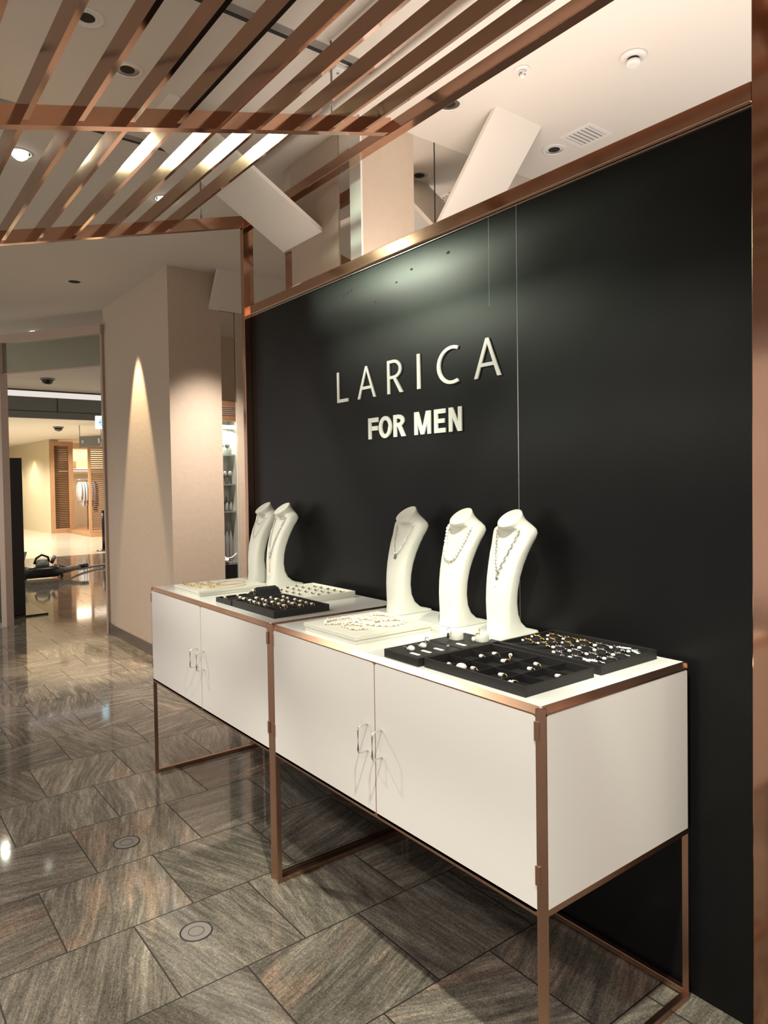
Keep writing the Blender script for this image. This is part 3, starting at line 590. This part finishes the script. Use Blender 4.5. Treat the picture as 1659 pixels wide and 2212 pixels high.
# ------------------------------------------------------------------ necklace busts
prof = [(0.000, .440, .630, .100), (.004, .440, .628, .100), (.010, .443, .600, .100), (.022, .447, .566, .101), (.045, .452, .536, .103), (.075, .453, .519, .105), (.115, .454, .512, .108),
        (.155, .458, .514, .112), (.195, .465, .522, .118), (.235, .476, .536, .126), (.270, .489, .551, .138), (.300, .503, .567, .153), (.322, .513, .580, .165), (.338, .518, .588, .168)]
def front_y(z):
    for a, b_ in zip(prof, prof[1:]):
        if a[0] <= z <= b_[0]: k = (z - a[0]) / (b_[0] - a[0]); return a[1] + (b_[1] - a[1]) * k, a[3] + (b_[3] - a[3]) * k
    return prof[-1][1], prof[-1][3]
def supers(cx, yf, yb, W, z, e=.55, n=32, tilt=0):
    cy = (yf + yb) / 2; ry = (yb - yf) / 2; out = []
    for k in range(n):
        a = 2 * math.pi * k / n; ca, sa = math.cos(a), math.sin(a)
        x = cx + W / 2 * (abs(ca) ** e) * (1 if ca > 0 else -1); y = cy + ry * (abs(sa) ** e) * (1 if sa > 0 else -1)
        out.append((x, y, z + tilt * (y - cy)))
    return out
def bust_mesh():
    q = MB(); rings = []
    for (z, yf, yb, W) in prof: rings.append(supers(0, yf, yb, W, z, .5 if z < .3 else .6))
    for (z, yf, yb, W, e, tl) in ((.350, .516, .590, .160, .7, .05), (.358, .512, .588, .138, .8, .15), (.364, .507, .583, .114, .9, .32), (.369, .502, .578, .098, 1, .46), (.375, .496, .573, .089, 1, .58), (.383, .489, .568, .086, 1, .66), (.3870, .488, .567, .083, 1, .68), (.3890, .492, .563, .076, 1, .68)):
        rings.append(supers(0, yf, yb, W, z, e, tilt=tl))
    q.loft(rings); return q
bz = HT + .0006
bust = bust_mesh().build('necklace_bust', 'bust', None)
bust.location = (-.57, 0, bz)
tag(bust, 'white necklace bust nearest the camera, with a long silver chain', 'necklace bust', 'white necklace busts on the cabinets')
BX = {'e': -.57, 'd': -.803, 'c': -1.112, 'b': -2.098, 'a': -2.30}
for k, lab in (('d', 'white bust wearing chunky white beads, between the two other right hand busts'), ('c', 'white bust with a beaded strand and dark green pendant'), ('b', 'white bust beside the white butterfly tray, with a very long chain'), ('a', 'leftmost white bust with thin layered silver chains')):
    b_ = bust.copy(); COL.objects.link(b_); b_.location = (BX[k], 0, bz); b_['label'] = lab
def neck_path(bx, zlow, wtop=.052, n=40, pw=1.0, ztop=.357, off=.0035):
    # loop over the neck, down the front to the low point
    P_ = []
    for i in range(n + 1):
        t = -1 + 2 * i / n; a = abs(t)
        z = zlow + (ztop - zlow) * a ** pw; x = wtop * (1 if t > 0 else -1) * a ** (0.9)
        yf, W = front_y(min(z, .338)); lx = min(1, abs(x) / (W / 2)); e = 2 / .5
        bulge = (1 - (1 - lx ** e) ** (1 / e)) if lx < 1 else 1
        y = yf + .5 * .055 * bulge * 1.0
        if z > .338: y = yf + (z - .338) * 1.2
        P_.append(Vector((bx + x, y - off, bz + z)))
    return P_
def resample(P_, step):
    out = [P_[0].copy()]; acc = 0
    for a, b_ in zip(P_, P_[1:]):
        L_ = (b_ - a).length
        while acc + L_ >= step:
            k = (step - acc) / L_; a = a + (b_ - a) * k; out.append(a.copy()); L_ = (b_ - a).length; acc = 0
        acc += L_
    return out
def back_close(bx, ztop=.357):   # the part round the back of the neck
    return [Vector((bx + .052 * math.cos(a), .547 + .048 * math.sin(a), bz + ztop + .014 * math.sin(a))) for a in [math.pi * k / 8 for k in range(9)]]
def necklace(name, bx, zlow, kind, mt, lab, step=.007, r=.003, pendant=None, pw=1.0, wt=.052):
    base = Vector((bx, .45, bz + zlow)); t = thing(name, lab, 'necklace', base); P_ = neck_path(bx, zlow, wt, pw=pw, off=r + .002)
    q = MB(base)
    if kind == 'bead':
        for i, c_ in enumerate(resample(P_, step)): q.ball(c_, r * random.uniform(.85, 1.15), (1, 1, random.uniform(.9, 1.2)), 10)
        q.build('beads', mt, t)
    elif kind == 'chain':
        R_ = resample(P_, step)
        for i, (a, b_) in enumerate(zip(R_, R_[1:])):
            d_ = (b_ - a).normalized(); s_ = Vector((1, 0, 0)) if i % 2 else Vector((0, 1, 0)); s_ = (s_ - d_ * s_.dot(d_)).normalized(); m_ = (a + b_) / 2
            q.tube([m_ + d_ * math.cos(w) * step * .62 + s_ * math.sin(w) * step * .34 for w in [2 * math.pi * k / 8 for k in range(8)]], r, 5, True)
        q.build('chain', mt, t)
    else:
        q.tube(P_, r, 6); q.build('chain', mt, t)
    MB(base).tube(back_close(bx), .0012, 6).build('clasp_chain', 'silver', t)
    yf, _ = front_y(zlow); p0 = Vector((bx, yf - .006, bz + zlow))
    if pendant == 'drop':
        MB(base).ball(p0 + Vector((0, 0, -.012)), .0055, (1, .8, 1.1), 10).build('pendant_link', 'jade', t)
        MB(base).ball(p0 + Vector((-.004, 0, -.034)), .007, (1, .8, 1.5), 12).build('pendant', 'pearl', t)
    if pendant == 'green':
        MB(base).ball(p0 + Vector((0, 0, -.014)), .008, (.8, .7, 1.3), 12).build('pendant', 'jade', t)
        MB(base).ball(p0 + Vector((-.006, 0, -.018)), .0045, (1, .8, 1), 10).build('pendant_drop', 'jade', t)
        MB(base).ball(p0 + Vector((.002, 0, -.032)), .004, (.6, .6, 2), 8).build('pendant_tip', 'silver', t)
    if pendant == 'tassel':
        MB(base).tube([p0, p0 + Vector((0, 0, -.07))], .0012, 6).build('pendant_chain', 'gold', t)
        MB(base).ball(p0 + Vector((0, 0, -.085)), .006, (.8, .6, 2.6), 10).build('pendant', 'pearl', t)
    return t
necklace('long_necklace', BX['e'], .205, 'chain', 'silver', 'long silver chain with white drop pendant on the nearest bust', .012, .0019, 'drop')
necklace('bead_necklace', BX['d'], .235, 'bead', 'pearl', 'chunky white baroque bead necklace on the middle right bust', .0125, .0068, None, pw=2.3, wt=.058)
necklace('bead_necklace', BX['c'], .235, 'bead', 'pearl', 'twisted small bead necklace with dark green pendant', .0065, .0037, 'green', pw=1.9)
necklace('long_necklace', BX['b'], .140, 'chain', 'silver', 'very long fine silver chain with a slim pendant', .009, .0016, 'tassel')
necklace('fine_necklace', BX['a'], .232, 'wire', 'silver', 'longer of the two thin silver chains on the leftmost bust', r=.0011, pw=1.8)
necklace('choker_necklace', BX['a'], .300, 'wire', 'silver', 'short thin silver choker above the longer chain on the leftmost bust', r=.0013, pw=2.0)

# ------------------------------------------------------------------ trays
TZ = HT + .0006
def solid_pad(name, x0, x1, y0, y1, h, mt, lab, cat='tray', layers=1):
    t = thing(name, lab, cat, ((x0 + x1) / 2, (y0 + y1) / 2, TZ)); O = tuple(t.location)
    if layers == 2:
        MB(O).box(x0 + .003, x1 - .003, y0 + .003, y1 - .003, TZ, TZ + h * .5, .0015).build('lower_layer', mt, t)
        MB(O).box(x0, x1, y0, y1, TZ + h * .5 + .0003, TZ + h, .0015).build('upper_layer', mt, t)
    else: MB(O).box(x0, x1, y0, y1, TZ, TZ + h, .002).build('pad', mt, t)
    return t
def rim_tray(name, x0, x1, y0, y1, h, wall, inner, mt, imt, lab):
    t = thing(name, lab, 'tray', ((x0 + x1) / 2, (y0 + y1) / 2, TZ)); O = tuple(t.location)
    q = MB(O); q.box(x0, x1, y0, y0 + wall, TZ, TZ + h, .0008); q.box(x0, x1, y1 - wall, y1, TZ, TZ + h, .0008); q.box(x0, x0 + wall, y0 + wall, y1 - wall, TZ, TZ + h, .0008); q.box(x1 - wall, x1, y0 + wall, y1 - wall, TZ, TZ + h, .0008)
    q.box(x0 + wall, x1 - wall, y0 + wall, y1 - wall, TZ, TZ + .003)
    q.build('rim', mt, t)
    if inner: MB(O).box(x0 + wall, x1 - wall, y0 + wall, y1 - wall, TZ + .003, TZ + inner, .0).build('cushion', imt, t)
    return t
H1 = .026
solid_pad('display_pad', -2.335, -2.035, .055, .405, .024, 'whitefab', 'white padded tray of gold studs and chains on the far left corner', layers=2)
solid_pad('display_pad', -1.090, -.780, .040, .365, .027, 'whitefab', 'white two layer pad covered with pearl strands', layers=2)
rim_tray('display_tray', -1.905, -1.550, .325, .585, .026, .006, .019, 'whitefab', 'whitefab', 'white tray of butterfly earrings behind the black ring tray')
rt = rim_tray('ring_tray', -1.700, -1.340, .060, .310, .027, .009, .016, 'blacklea', 'blackfab', 'black ring tray full of pearl rings on the left cabinet')
O = tuple(rt.location)
for i in range(6): MB(O).box(-1.690, -1.350, .078 + i * .038, .098 + i * .038, TZ + .016, TZ + .0215, .002).build('ring_roll', 'blackfab', rt)
rim_tray('ring_tray', -1.862, -1.712, .060, .205, .020, .006, .013, 'blacklea', 'blackfab', 'small black tray at the left of the pearl ring tray')
t = thing('ring_wedge', 'black wedge shaped ring holder behind the small black tray', 'ring holder', (-1.82, .27, TZ)); O = tuple(t.location)
MB(O).prism([(-1.905, TZ), (-1.745, TZ), (-1.745, TZ + .020), (-1.765, TZ + .045), (-1.800, TZ + .052), (-1.900, TZ + .008)], .225, .318, 'y').build('wedge', 'blackfab', t)
MB(O).box(-1.830, -1.800, .2235, .2245, TZ + .014, TZ + .024).build('slot_card', 'blacklea', t)
gt = solid_pad('earring_pad', -.606, -.452, .022, .186, .0245, 'blacklea', 'black earring pad with two white shells and price cards, front left of near cabinet')
gt2 = solid_pad('earring_pad', -.606, -.452, .194, .350, .0245, 'blacklea', 'black earring pad carrying two white ear cuff blocks')
ht = rim_tray('compartment_tray', -.442, -.078, .036, .300, .0265, .005, 0, 'blacklea', 'blackfab', 'black open tray divided into twelve compartments'); O = tuple(ht.location)
q = MB(O)
for i in (1, 2, 3): x = -.442 + .364 * i / 4; q.box(x - .0015, x + .0015, .041, .295, TZ + .003, TZ + .022)
for i in (1, 2): y = .036 + .264 * i / 3; q.box(-.437, -.083, y - .0015, y + .0015, TZ + .003, TZ + .0225)
q.build('dividers', 'blackfab', ht)
it = rim_tray('bracelet_tray', -.442, -.076, .328, .588, .0275, .007, .014, 'blacklea', 'blackfab', 'black tray of gold and silver pieces on dark cushions, back right corner')

def cushion(x, y, z, rz, parent, k):
    q = MB(O); c_, s_ = math.cos(rz), math.sin(rz)
    prof_ = [(-.026, .001), (-.018, .007), (-.004, .010), (.012, .007), (.024, .002)]
    rings = []
    for (u_, h_) in prof_:
        wv = .020 * math.sqrt(max(.05, 1 - (u_ / .030) ** 2)); ring = []
        for (a, b_) in ((-wv, 0), (-wv * .6, h_ * .8), (0, h_), (wv * .6, h_ * .8), (wv, 0)):
            ring.append((x + u_ * c_ - a * s_, y + u_ * s_ + a * c_, z + b_))
        rings.append(ring)
    q.loft(rings); return q.build('leaf_cushion', 'blackfab', parent)
O = tuple(it.location); spots = []
for i in range(6):
    for j in range(4):
        x = -.408 + i * .058 + (j % 2) * .014; y = .362 + j * .057
        cushion(x, y, TZ + .014, .5 + .2 * ((i + j) % 3), it, i); spots.append((x, y, i, j))

# pieces in the bracelet tray: bar, curl, bead
def piece(mt, k):
    t = thing('charm_piece', '', 'jewellery', (0, 0, 0)); q = MB()
    q.tube([(-.020, -.006, .010), (-.006, -.002, .013), (.010, .002, .012)], .0013, 6)
    q.tube([(.010, .002, .012), (.016, -.004, .010), (.022, .003, .008), (.026, -.002, .006)], .0017, 6); q.build('bar', mt, t)
    q = MB()
    for a in (.6, 2.2, 3.7): q.tube([(-.006, -.002, .013), (-.006 + .010 * math.cos(a), -.002 + .010 * math.sin(a), .017)], .0012, 5)
    q.build('star', mt, t)
    MB().ball((-.018, -.013, .010), .0042 + .001 * (k % 2), (1.3, 1, .9), 10).build('pearl', 'pearl', t)
    MB().ball((.020, -.008, .009), .0028, (1, 1, 1), 8).build('bead', mt, t)
    return t
placed = set()
def place(src, loc, rz, lab, grp):
    if src.name in placed: dup(src, loc, rz, lab, grp); return
    placed.add(src.name); src.location = loc; src.rotation_euler = (0, 0, rz); src['label'] = lab; src['group'] = grp
ORD = ['first', 'second', 'third', 'fourth', 'fifth', 'sixth', 'seventh']; ROW = ['front', 'second', 'third', 'back']
gp, sp_ = piece('gold', 0), piece('silver', 1)
for (x, y, i, j) in spots:
    if (i, j) in ((1, 0), (2, 0), (0, 0)): continue
    k = 'gold' if i + (3 - j) * .3 < 2.6 else 'silver'; src = gp if k == 'gold' else sp_
    lab = k + ' pearl charm, %s column from the left, %s row of the bracelet tray' % (ORD[i], ROW[j])
    place(src, (x, y, TZ + .014), random.uniform(-.5, .7), lab, k + ' charms in the bracelet tray')
for i, (x, y, rz) in enumerate([(-.128, .352, .25), (-.150, .540, .35), (-.098, .520, -.5)]):
    q = MB((x, y, TZ + .024)); c_, s_ = math.cos(rz), math.sin(rz)
    q.tube([(x - .020 * c_, y - .020 * s_, TZ + .026), (x + .020 * c_, y + .020 * s_, TZ + .026)], .0030, 8)
    tag(q.build('price_bar', 'card'), ['white bar at the front right of the bracelet tray', 'white bar at the back of the bracelet tray', 'white bar near the right corner of the bracelet tray'][i], 'bar')

# pearl rings
def ring_proto():
    t = thing('pearl_ring', '', 'ring', (0, 0, 0))
    MB().tube([(.009 + .009 * math.cos(a), 0, .0095 * math.sin(a)) for a in [2 * math.pi * k / 16 for k in range(16)]], .0011, 6, True).build('band', 'gold', t)
    MB().ball((-.003, 0, .005), .0058, (1.25, 1, .95), 12).build('pearl', 'pearl', t)
    MB().ball((.004, 0, .0085), .0028, (1, 1, 1), 8).build('bead', 'pearl', t)
    return t
rg = ring_proto()
for j in range(4):
    n_ = 0
    for i in range(7):
        if (i, j) in ((0, 3), (6, 0), (5, 0), (0, 2)): continue
        x = -1.672 + i * .0485 + random.uniform(-.006, .006) + (j % 2) * .012; y = .100 + j * .050 + random.uniform(-.004, .004)
        if x > -1.365: continue
        place(rg, (x, y, TZ + .0255), random.uniform(-.4, .5), '%s pearl ring from the left in the %s row of the black ring tray' % (ORD[n_], ROW[j]), 'pearl rings in the black ring tray'); n_ += 1
for (x, y, lab) in ((-1.835, .085, 'pearl ring at the front left of the small black tray'), (-1.800, .075, 'pearl ring at the front of the small black tray'), (-1.800, .135, 'pearl ring at the back of the small black tray'), (-1.745, .120, 'pearl ring at the right side of the small black tray')):
    dup(rg, (x, y, TZ + .020), random.uniform(-.3, .3), lab, 'pearl rings in the small black tray')
dup(rg, (-1.825, .222, TZ + .030), 0.2, 'silver white ring held by the black wedge', 'single ring on the wedge')
names4 = ['leftmost', 'second', 'third', 'rightmost']; names3 = ['front', 'middle', 'back']
for (i, j, dx, dy) in ((0, 0, .03, -.02), (1, 0, .01, .0), (2, 0, .01, .01), (3, 0, -.02, -.02), (0, 1, .025, .02), (1, 1, .01, .03), (2, 1, .02, .02), (3, 1, .02, .02), (0, 2, .03, -.02), (1, 2, -.02, .0), (2, 2, .0, -.02)):
    x = -.442 + .091 * (i + .5) + dx; y = .036 + .088 * (j + .5) + dy
    dup(rg, (x, y, TZ + .0135), random.uniform(-1, 1), 'pearl ring in the %s column, %s row of the compartment tray' % (names4[i], names3[j]), 'pearl rings in the compartment tray')
q = MB((-.335, .075, TZ + .004)); q.ball((-.335, .075, TZ + .016), .0125, (1.25, .9, .8), 14, .4); tag(q.build('shell_pearl', 'pearl'), 'large white baroque pearl in the front of the compartment tray', 'pearl')

# butterfly earrings
def butterfly():
    t = thing('butterfly_earring', '', 'earring', (0, 0, 0)); q = MB()
    for sgn in (-1, 1):
        q.loft([[(0, 0, .002), (sgn * .011, .007, .008), (sgn * .012, .001, .008), (sgn * .003, -.001, .003)], [(0, 0, .003), (sgn * .011, .007, .009), (sgn * .012, .001, .009), (sgn * .003, -.001, .004)]], smooth=False)
        q.loft([[(0, 0, .002), (sgn * .008, -.001, .006), (sgn * .007, -.008, .006), (sgn * .002, -.004, .003)], [(0, 0, .003), (sgn * .008, -.001, .007), (sgn * .007, -.008, .007), (sgn * .002, -.004, .004)]], smooth=False)
    q.build('wings', 'brown', t); MB().ball((0, 0, .003), .0016, (1, 3.2, 1), 8).build('body', 'gold', t); return t
bf = butterfly()
for j in range(4):
    for i in range(6):
        if (i, j) in ((5, 0), (0, 3)): continue
        x = -1.872 + i * .056 + (j % 2) * .012 + random.uniform(-.004, .004); y = .358 + j * .058
        place(bf, (x, y, TZ + .0193), random.uniform(-.5, .5), 'brown butterfly earring, %s from the left in the %s row of the white tray' % (ORD[i], ROW[j]), 'butterfly earrings in the white tray')

# pearl strands on the white pad
def strand(cx, cy, rx, ry, ph, lab, mt='pearl'):
    base = (cx, cy, TZ + .027); q = MB(base); n = int(2 * math.pi * (rx + ry) / 2 / .0078)
    for k in range(n):
        a = 2 * math.pi * k / n; wob = .006 * math.sin(5 * a + ph)
        rr = random.uniform(.0034, .0046)
        q.ball((cx + (rx + wob) * math.cos(a), cy + (ry + wob * .6) * math.sin(a), TZ + .0275 + rr + .004 * (k % 3 == 0)), rr, (1, 1, 1), 8)
    t = thing('pearl_strand', lab, 'necklace', base, 'pearl strands on the white pad'); q.build('beads', mt, t)
    MB(base).tube([(cx + rx * .9 * math.cos(a), cy + ry * .9 * math.sin(a), TZ + .029) for a in [2 * math.pi * k / 24 for k in range(24)]], .0012, 5, True).build('gold_chain', 'gold', t)
strand(-.895, .120, .050, .030, 0, 'pearl strand nearest the front of the white pad')
strand(-.935, .205, .075, .034, 1, 'pearl strand across the middle of the white pad')
strand(-1.005, .150, .040, .075, 2, 'pearl strand down the left side of the white pad')
strand(-.870, .245, .050, .060, 3, 'pearl strand at the right side of the white pad')
strand(-.965, .290, .060, .030, 4, 'pearl strand at the back of the white pad')

# gold studs and chains on the far pad
def stud():
    t = thing('gold_stud', '', 'earring', (0, 0, 0)); MB().tube([(.006 * math.cos(a), .006 * math.sin(a), .0015 + .004 * (1 + math.sin(a))) for a in [2 * math.pi * k / 14 for k in range(14)]], .0016, 6, True).build('hoop', 'gold', t)
    MB().ball((0, -.006, .004), .0028, (1, 1, 1), 8).build('bead', 'gold', t); return t
sd = stud()
for j in range(3):
    for i in range(6):
        if j == 2 and i > 3: continue
        x = -2.285 + i * .030 + j * .020; y = .085 + j * .055 + i * .004
        place(sd, (x, y, TZ + .0242), random.uniform(0, 3), 'small gold hoop, %s from the left in the %s row on the far white pad' % (ORD[i], ROW[j]), 'gold hoops on the far white pad')
q = MB((-2.15, .27, TZ + .0242)).tube([(-2.19 + .05 * math.cos(a), .285 + .075 * math.sin(a), TZ + .0258) for a in [2 * math.pi * k / 24 for k in range(24)]], .0011, 6, True); tag(q.build('gold_chain', 'gold'), 'thin gold chain loop at the back of the far white pad', 'bracelet')
q = MB((-2.08, .21, TZ + .0242)).tube([(-2.085 + .035 * math.cos(a), .215 + .10 * math.sin(a), TZ + .0258) for a in [2 * math.pi * k / 24 for k in range(24)]], .0010, 6, True); tag(q.build('gold_chain', 'gold'), 'thin gold chain loop at the right of the far white pad', 'bracelet')

# earring pads of the near cabinet
pz = TZ + .0246
def card_(x, y, lab):
    q = MB((x, y, pz)); P_ = []
    for cx, cy, st in ((.016, .003, 0), (-.016, .003, 90), (-.016, -.003, 180), (.016, -.003, 270)):
        for k in range(4): a = math.radians(st + 30 * k); P_.append((x + cx + .003 * math.cos(a), y + cy + .003 * math.sin(a)))
    q.prism(P_, pz, pz + .0012); tag(q.build('price_card', 'card'), lab, 'card', 'price cards on the earring pads')
card_(-.495, .048, 'white price card at the front edge of the black earring pad'); card_(-.495, .090, 'middle white price card of the front earring pad'); card_(-.492, .135, 'rear white price card of the front earring pad')
card_(-.492, .225, 'white price card between the two ear cuff blocks'); card_(-.500, .335, 'white price card at the back of the rear earring pad')
def shell(x, y, lab):
    t = thing('shell_earring', lab, 'earring', (x, y, pz)); O = (x, y, pz)
    MB(O).ball((x, y, pz + .0085), .009, (1.45, .95, .93), 14).build('shell', 'pearl', t)
    MB(O).ball((x - .017, y + .002, pz + .0045), .0042, (1, 1, 1), 10).build('pearl', 'pearl', t)
    MB(O).tube([(x - .022, y + .003, pz + .004), (x - .034, y + .008, pz + .005), (x - .045, y + .005, pz + .0035)], .0012, 6).build('hook', 'silver', t)
shell(-.528, .062, 'white shell earring at the front of the black earring pad'); shell(-.532, .110, 'white shell earring behind the front one on the black pad')
q = MB((-.560, .150, pz)).tube([(-.560 + .010 * math.cos(a), .150, pz + .0115 + .010 * math.sin(a)) for a in [2 * math.pi * k / 18 for k in range(18)]], .0014, 6, True); tag(q.build('hoop_earring', 'silver'), 'silver hoop earring standing at the back of the front pad', 'earring')
q = MB((-.485, .165, pz)); q.ball((-.485, .165, pz + .006), .006, (1, .9, .9), 8); tag(q.build('crystal_stud', 'silver'), 'sparkling crystal stud at the back of the front pad', 'earring')
def cuff(x, y, mt, lab):
    t = thing('ear_block', lab, 'display block', (x, y, pz)); O = (x, y, pz)
    q = MB(O); rings = []
    for (z, sx, sy, dx) in ((0, .021, .019, 0), (.003, .022, .020, 0), (.016, .020, .019, .001), (.024, .016, .017, .004), (.028, .011, .013, .006)): rings.append([(x + dx + sx * (abs(math.cos(a)) ** .7) * (1 if math.cos(a) > 0 else -1), y + sy * (abs(math.sin(a)) ** .7) * (1 if math.sin(a) > 0 else -1), pz + z) for a in [2 * math.pi * k / 20 for k in range(20)]])
    q.loft(rings); q.build('block', 'whitefab', t)
cuff(-.553, .262, 'onyx', 'white ear block with a black drop earring'); cuff(-.482, .300, 'pearl', 'white ear block with a gold and pearl earring')
t = thing('drop_earring', 'black onyx drop earring with silver hoop on the left ear block', 'earring', (-.560, .241, pz + .004)); O = tuple(t.location)
MB(O).ball((-.563, .2375, pz + .013), .0048, (1, .8, 1.9), 12).build('drop', 'onyx', t); MB(O).tube([(-.560 + .009 * math.cos(a), .240, pz + .029 + .009 * math.sin(a)) for a in [2 * math.pi * k / 16 for k in range(16)]], .0010, 6, True).build('hoop', 'silver', t)
t = thing('drop_earring', 'gold earring with a pearl on the right ear block', 'earring', (-.490, .279, pz + .004)); O = tuple(t.location)
MB(O).ball((-.492, .2755, pz + .009), .0062, (1, .9, 1.3), 12).build('pearl', 'pearl', t); MB(O).tube([(-.490, .279, pz + .018), (-.484, .284, pz + .027), (-.474, .284, pz + .027), (-.478, .287, pz + .040)], .0014, 6).build('wire', 'gold', t)

# ------------------------------------------------------------------ ceiling fittings and floor boxes
def downlight(x, y, lit, lab, r=.05, mt='chrome', z=ZC):
    t = thing('downlight', lab, 'downlight', (x, y, z)); O = (x, y, z)
    q = MB(O); n = 28
    q.loft([[(x + rr * math.cos(2 * math.pi * j / n), y + rr * math.sin(2 * math.pi * j / n), zz) for j in range(n)] for rr, zz in ((r * 1.22, z - .0005), (r * 1.22, z - .003), (r * 1.02, z - .004), (r, z - .002), (r, z - .0005))], cap=False)
    q.build('trim_ring', 'white', t)
    q = MB(O); q.loft([[(x + rr * math.cos(2 * math.pi * j / n), y + rr * math.sin(2 * math.pi * j / n), zz) for j in range(n)] for rr, zz in ((r, z - .0016), (r * .82, z - .0012), (r * .6, z - .001))], cap=False); q.build('reflector', 'chrome' if mt == 'chrome' else mt, t)
    MB(O).cyl((x, y), r * .6, z - .0012, z - .0006, 20).build('lamp', ('lamp' if lit else 'void'), t)
    if lit:
        MB(O).lathe((x, y), [(r * .80, z - .003), (r * .7, z - .022), (r * .4, z - .034), (r * .05, z - .038)], 20).build('glass_bulb', 'lamp', t)
downlight(-1.384, 1.04, 0, 'downlight half hidden by the copper edge beam'); downlight(-1.386, 1.793, 0, 'chrome downlight beside the air grille'); downlight(-1.363, 1.42, 0, 'chrome downlight above the bright slanted baffle')
downlight(-3.05, -.44, 1, 'lit downlight nearest the left edge under the slats'); downlight(-3.20, .377, 1, 'lit downlight above the left post of the copper frame')
downlight(-1.735, -.456, 0, 'unlit downlight by the first slats at the top left', mt='white'); downlight(-1.978, -.231, 0, 'dark chrome downlight between the second and third slats')
downlight(-5.339, .39, 0, 'dark round ceiling opening in front of the beige column', mt='void')
downlight(-8.75, .76, 1, 'small lit downlight beyond the doorway header', z=3.42)
gr = thing('air_grille', 'white square air grille in the ceiling right of the slanted baffle', 'air vent', (-1.19, 1.80, ZC)); O = tuple(gr.location)
q = MB(O); q.box(-1.285, -1.265, 1.71, 1.89, ZC - .005, ZC - .0003); q.box(-1.120, -1.100, 1.71, 1.89, ZC - .005, ZC - .0003); q.box(-1.265, -1.120, 1.71, 1.728, ZC - .005, ZC - .0003); q.box(-1.265, -1.120, 1.872, 1.89, ZC - .005, ZC - .0003); q.build('grille_frame', 'white', gr)
q = MB(O)
for i in range(6): q.box(-1.258 + i * .024, -1.246 + i * .024, 1.728, 1.872, ZC - .0045, ZC - .0022)
q.build('vanes', 'white', gr); MB(O).box(-1.265, -1.120, 1.728, 1.872, ZC - .0018, ZC - .0003).build('dark_backing', 'slotgrey', gr)
sm = thing('smoke_detector', 'round white smoke detector on the bright ceiling', 'smoke detector', (-.66, 1.397, ZC)); O = tuple(sm.location)
MB(O).lathe((-.66, 1.397), [(.052, ZC - .0004), (.052, ZC - .008), (.045, ZC - .012), (.032, ZC - .013)], 28).build('base', 'white', sm)
MB(O).cyl((-.66, 1.397), .024, ZC - .024, ZC - .013, 24).build('sensor_slot', 'void', sm); MB(O).lathe((-.66, 1.397), [(.029, ZC - .024), (.028, ZC - .036), (.022, ZC - .041)], 24).build('cap', 'white', sm)
sk = thing('sprinkler', 'small white sprinkler head on the ceiling left of the smoke detector', 'sprinkler', (-.998, 1.102, ZC)); O = tuple(sk.location)
MB(O).cyl((-.998, 1.102), .034, ZC - .005, ZC - .0003, 24).build('plate', 'white', sk); MB(O).cyl((-.998, 1.102), .014, ZC - .022, ZC - .005, 16).build('body', 'chrome', sk); MB(O).ball((-.998, 1.102, ZC - .028), .012, (1, 1, .8), 12).build('cap', 'white', sk)
dv = thing('ceiling_camera', 'small white device on the ceiling seen between the slats', 'ceiling device', (-1.41, .50, ZC)); O = tuple(dv.location)
MB(O).box(-1.48, -1.42, .44, .54, ZC - .02, ZC - .0003, .004).build('housing', 'white', dv); MB(O).box(-1.415, -1.40, .50, .53, ZC - .05, ZC - .0003).build('bracket', 'black', dv); MB(O).ball((-1.452, .47, ZC - .022), .006, (1, 1, .6), 8).build('lens', 'steel', dv)
def fbox(x, y, lab):
    t = thing('floor_outlet', lab, 'floor outlet', (x, y, 0.0)); O = (x, y, 0.0); n = 32
    MB(O).loft([[(x + r_ * math.cos(2 * math.pi * j / n), y + r_ * math.sin(2 * math.pi * j / n), z_) for j in range(n)] for r_, z_ in ((.053, 0), (.053, .0015), (.048, .0016), (.048, .0002))], cap=False).build('ring', 'slot', t)
    MB(O).cyl((x, y), .0478, 0.0, .0011, 32).build('lid', 'hose', t)
    MB(O).loft([[(x + r_ * math.cos(2 * math.pi * j / n), y + r_ * math.sin(2 * math.pi * j / n), z_) for j in range(n)] for r_, z_ in ((.026, .0011), (.026, .0016), (.024, .0016), (.024, .0011))], cap=False).build('inner_ring', 'slot', t)
fbox(-1.166, -.342, 'round grey floor outlet lid nearer the camera'); fbox(-1.898, -.336, 'round floor outlet lid farther from the camera')
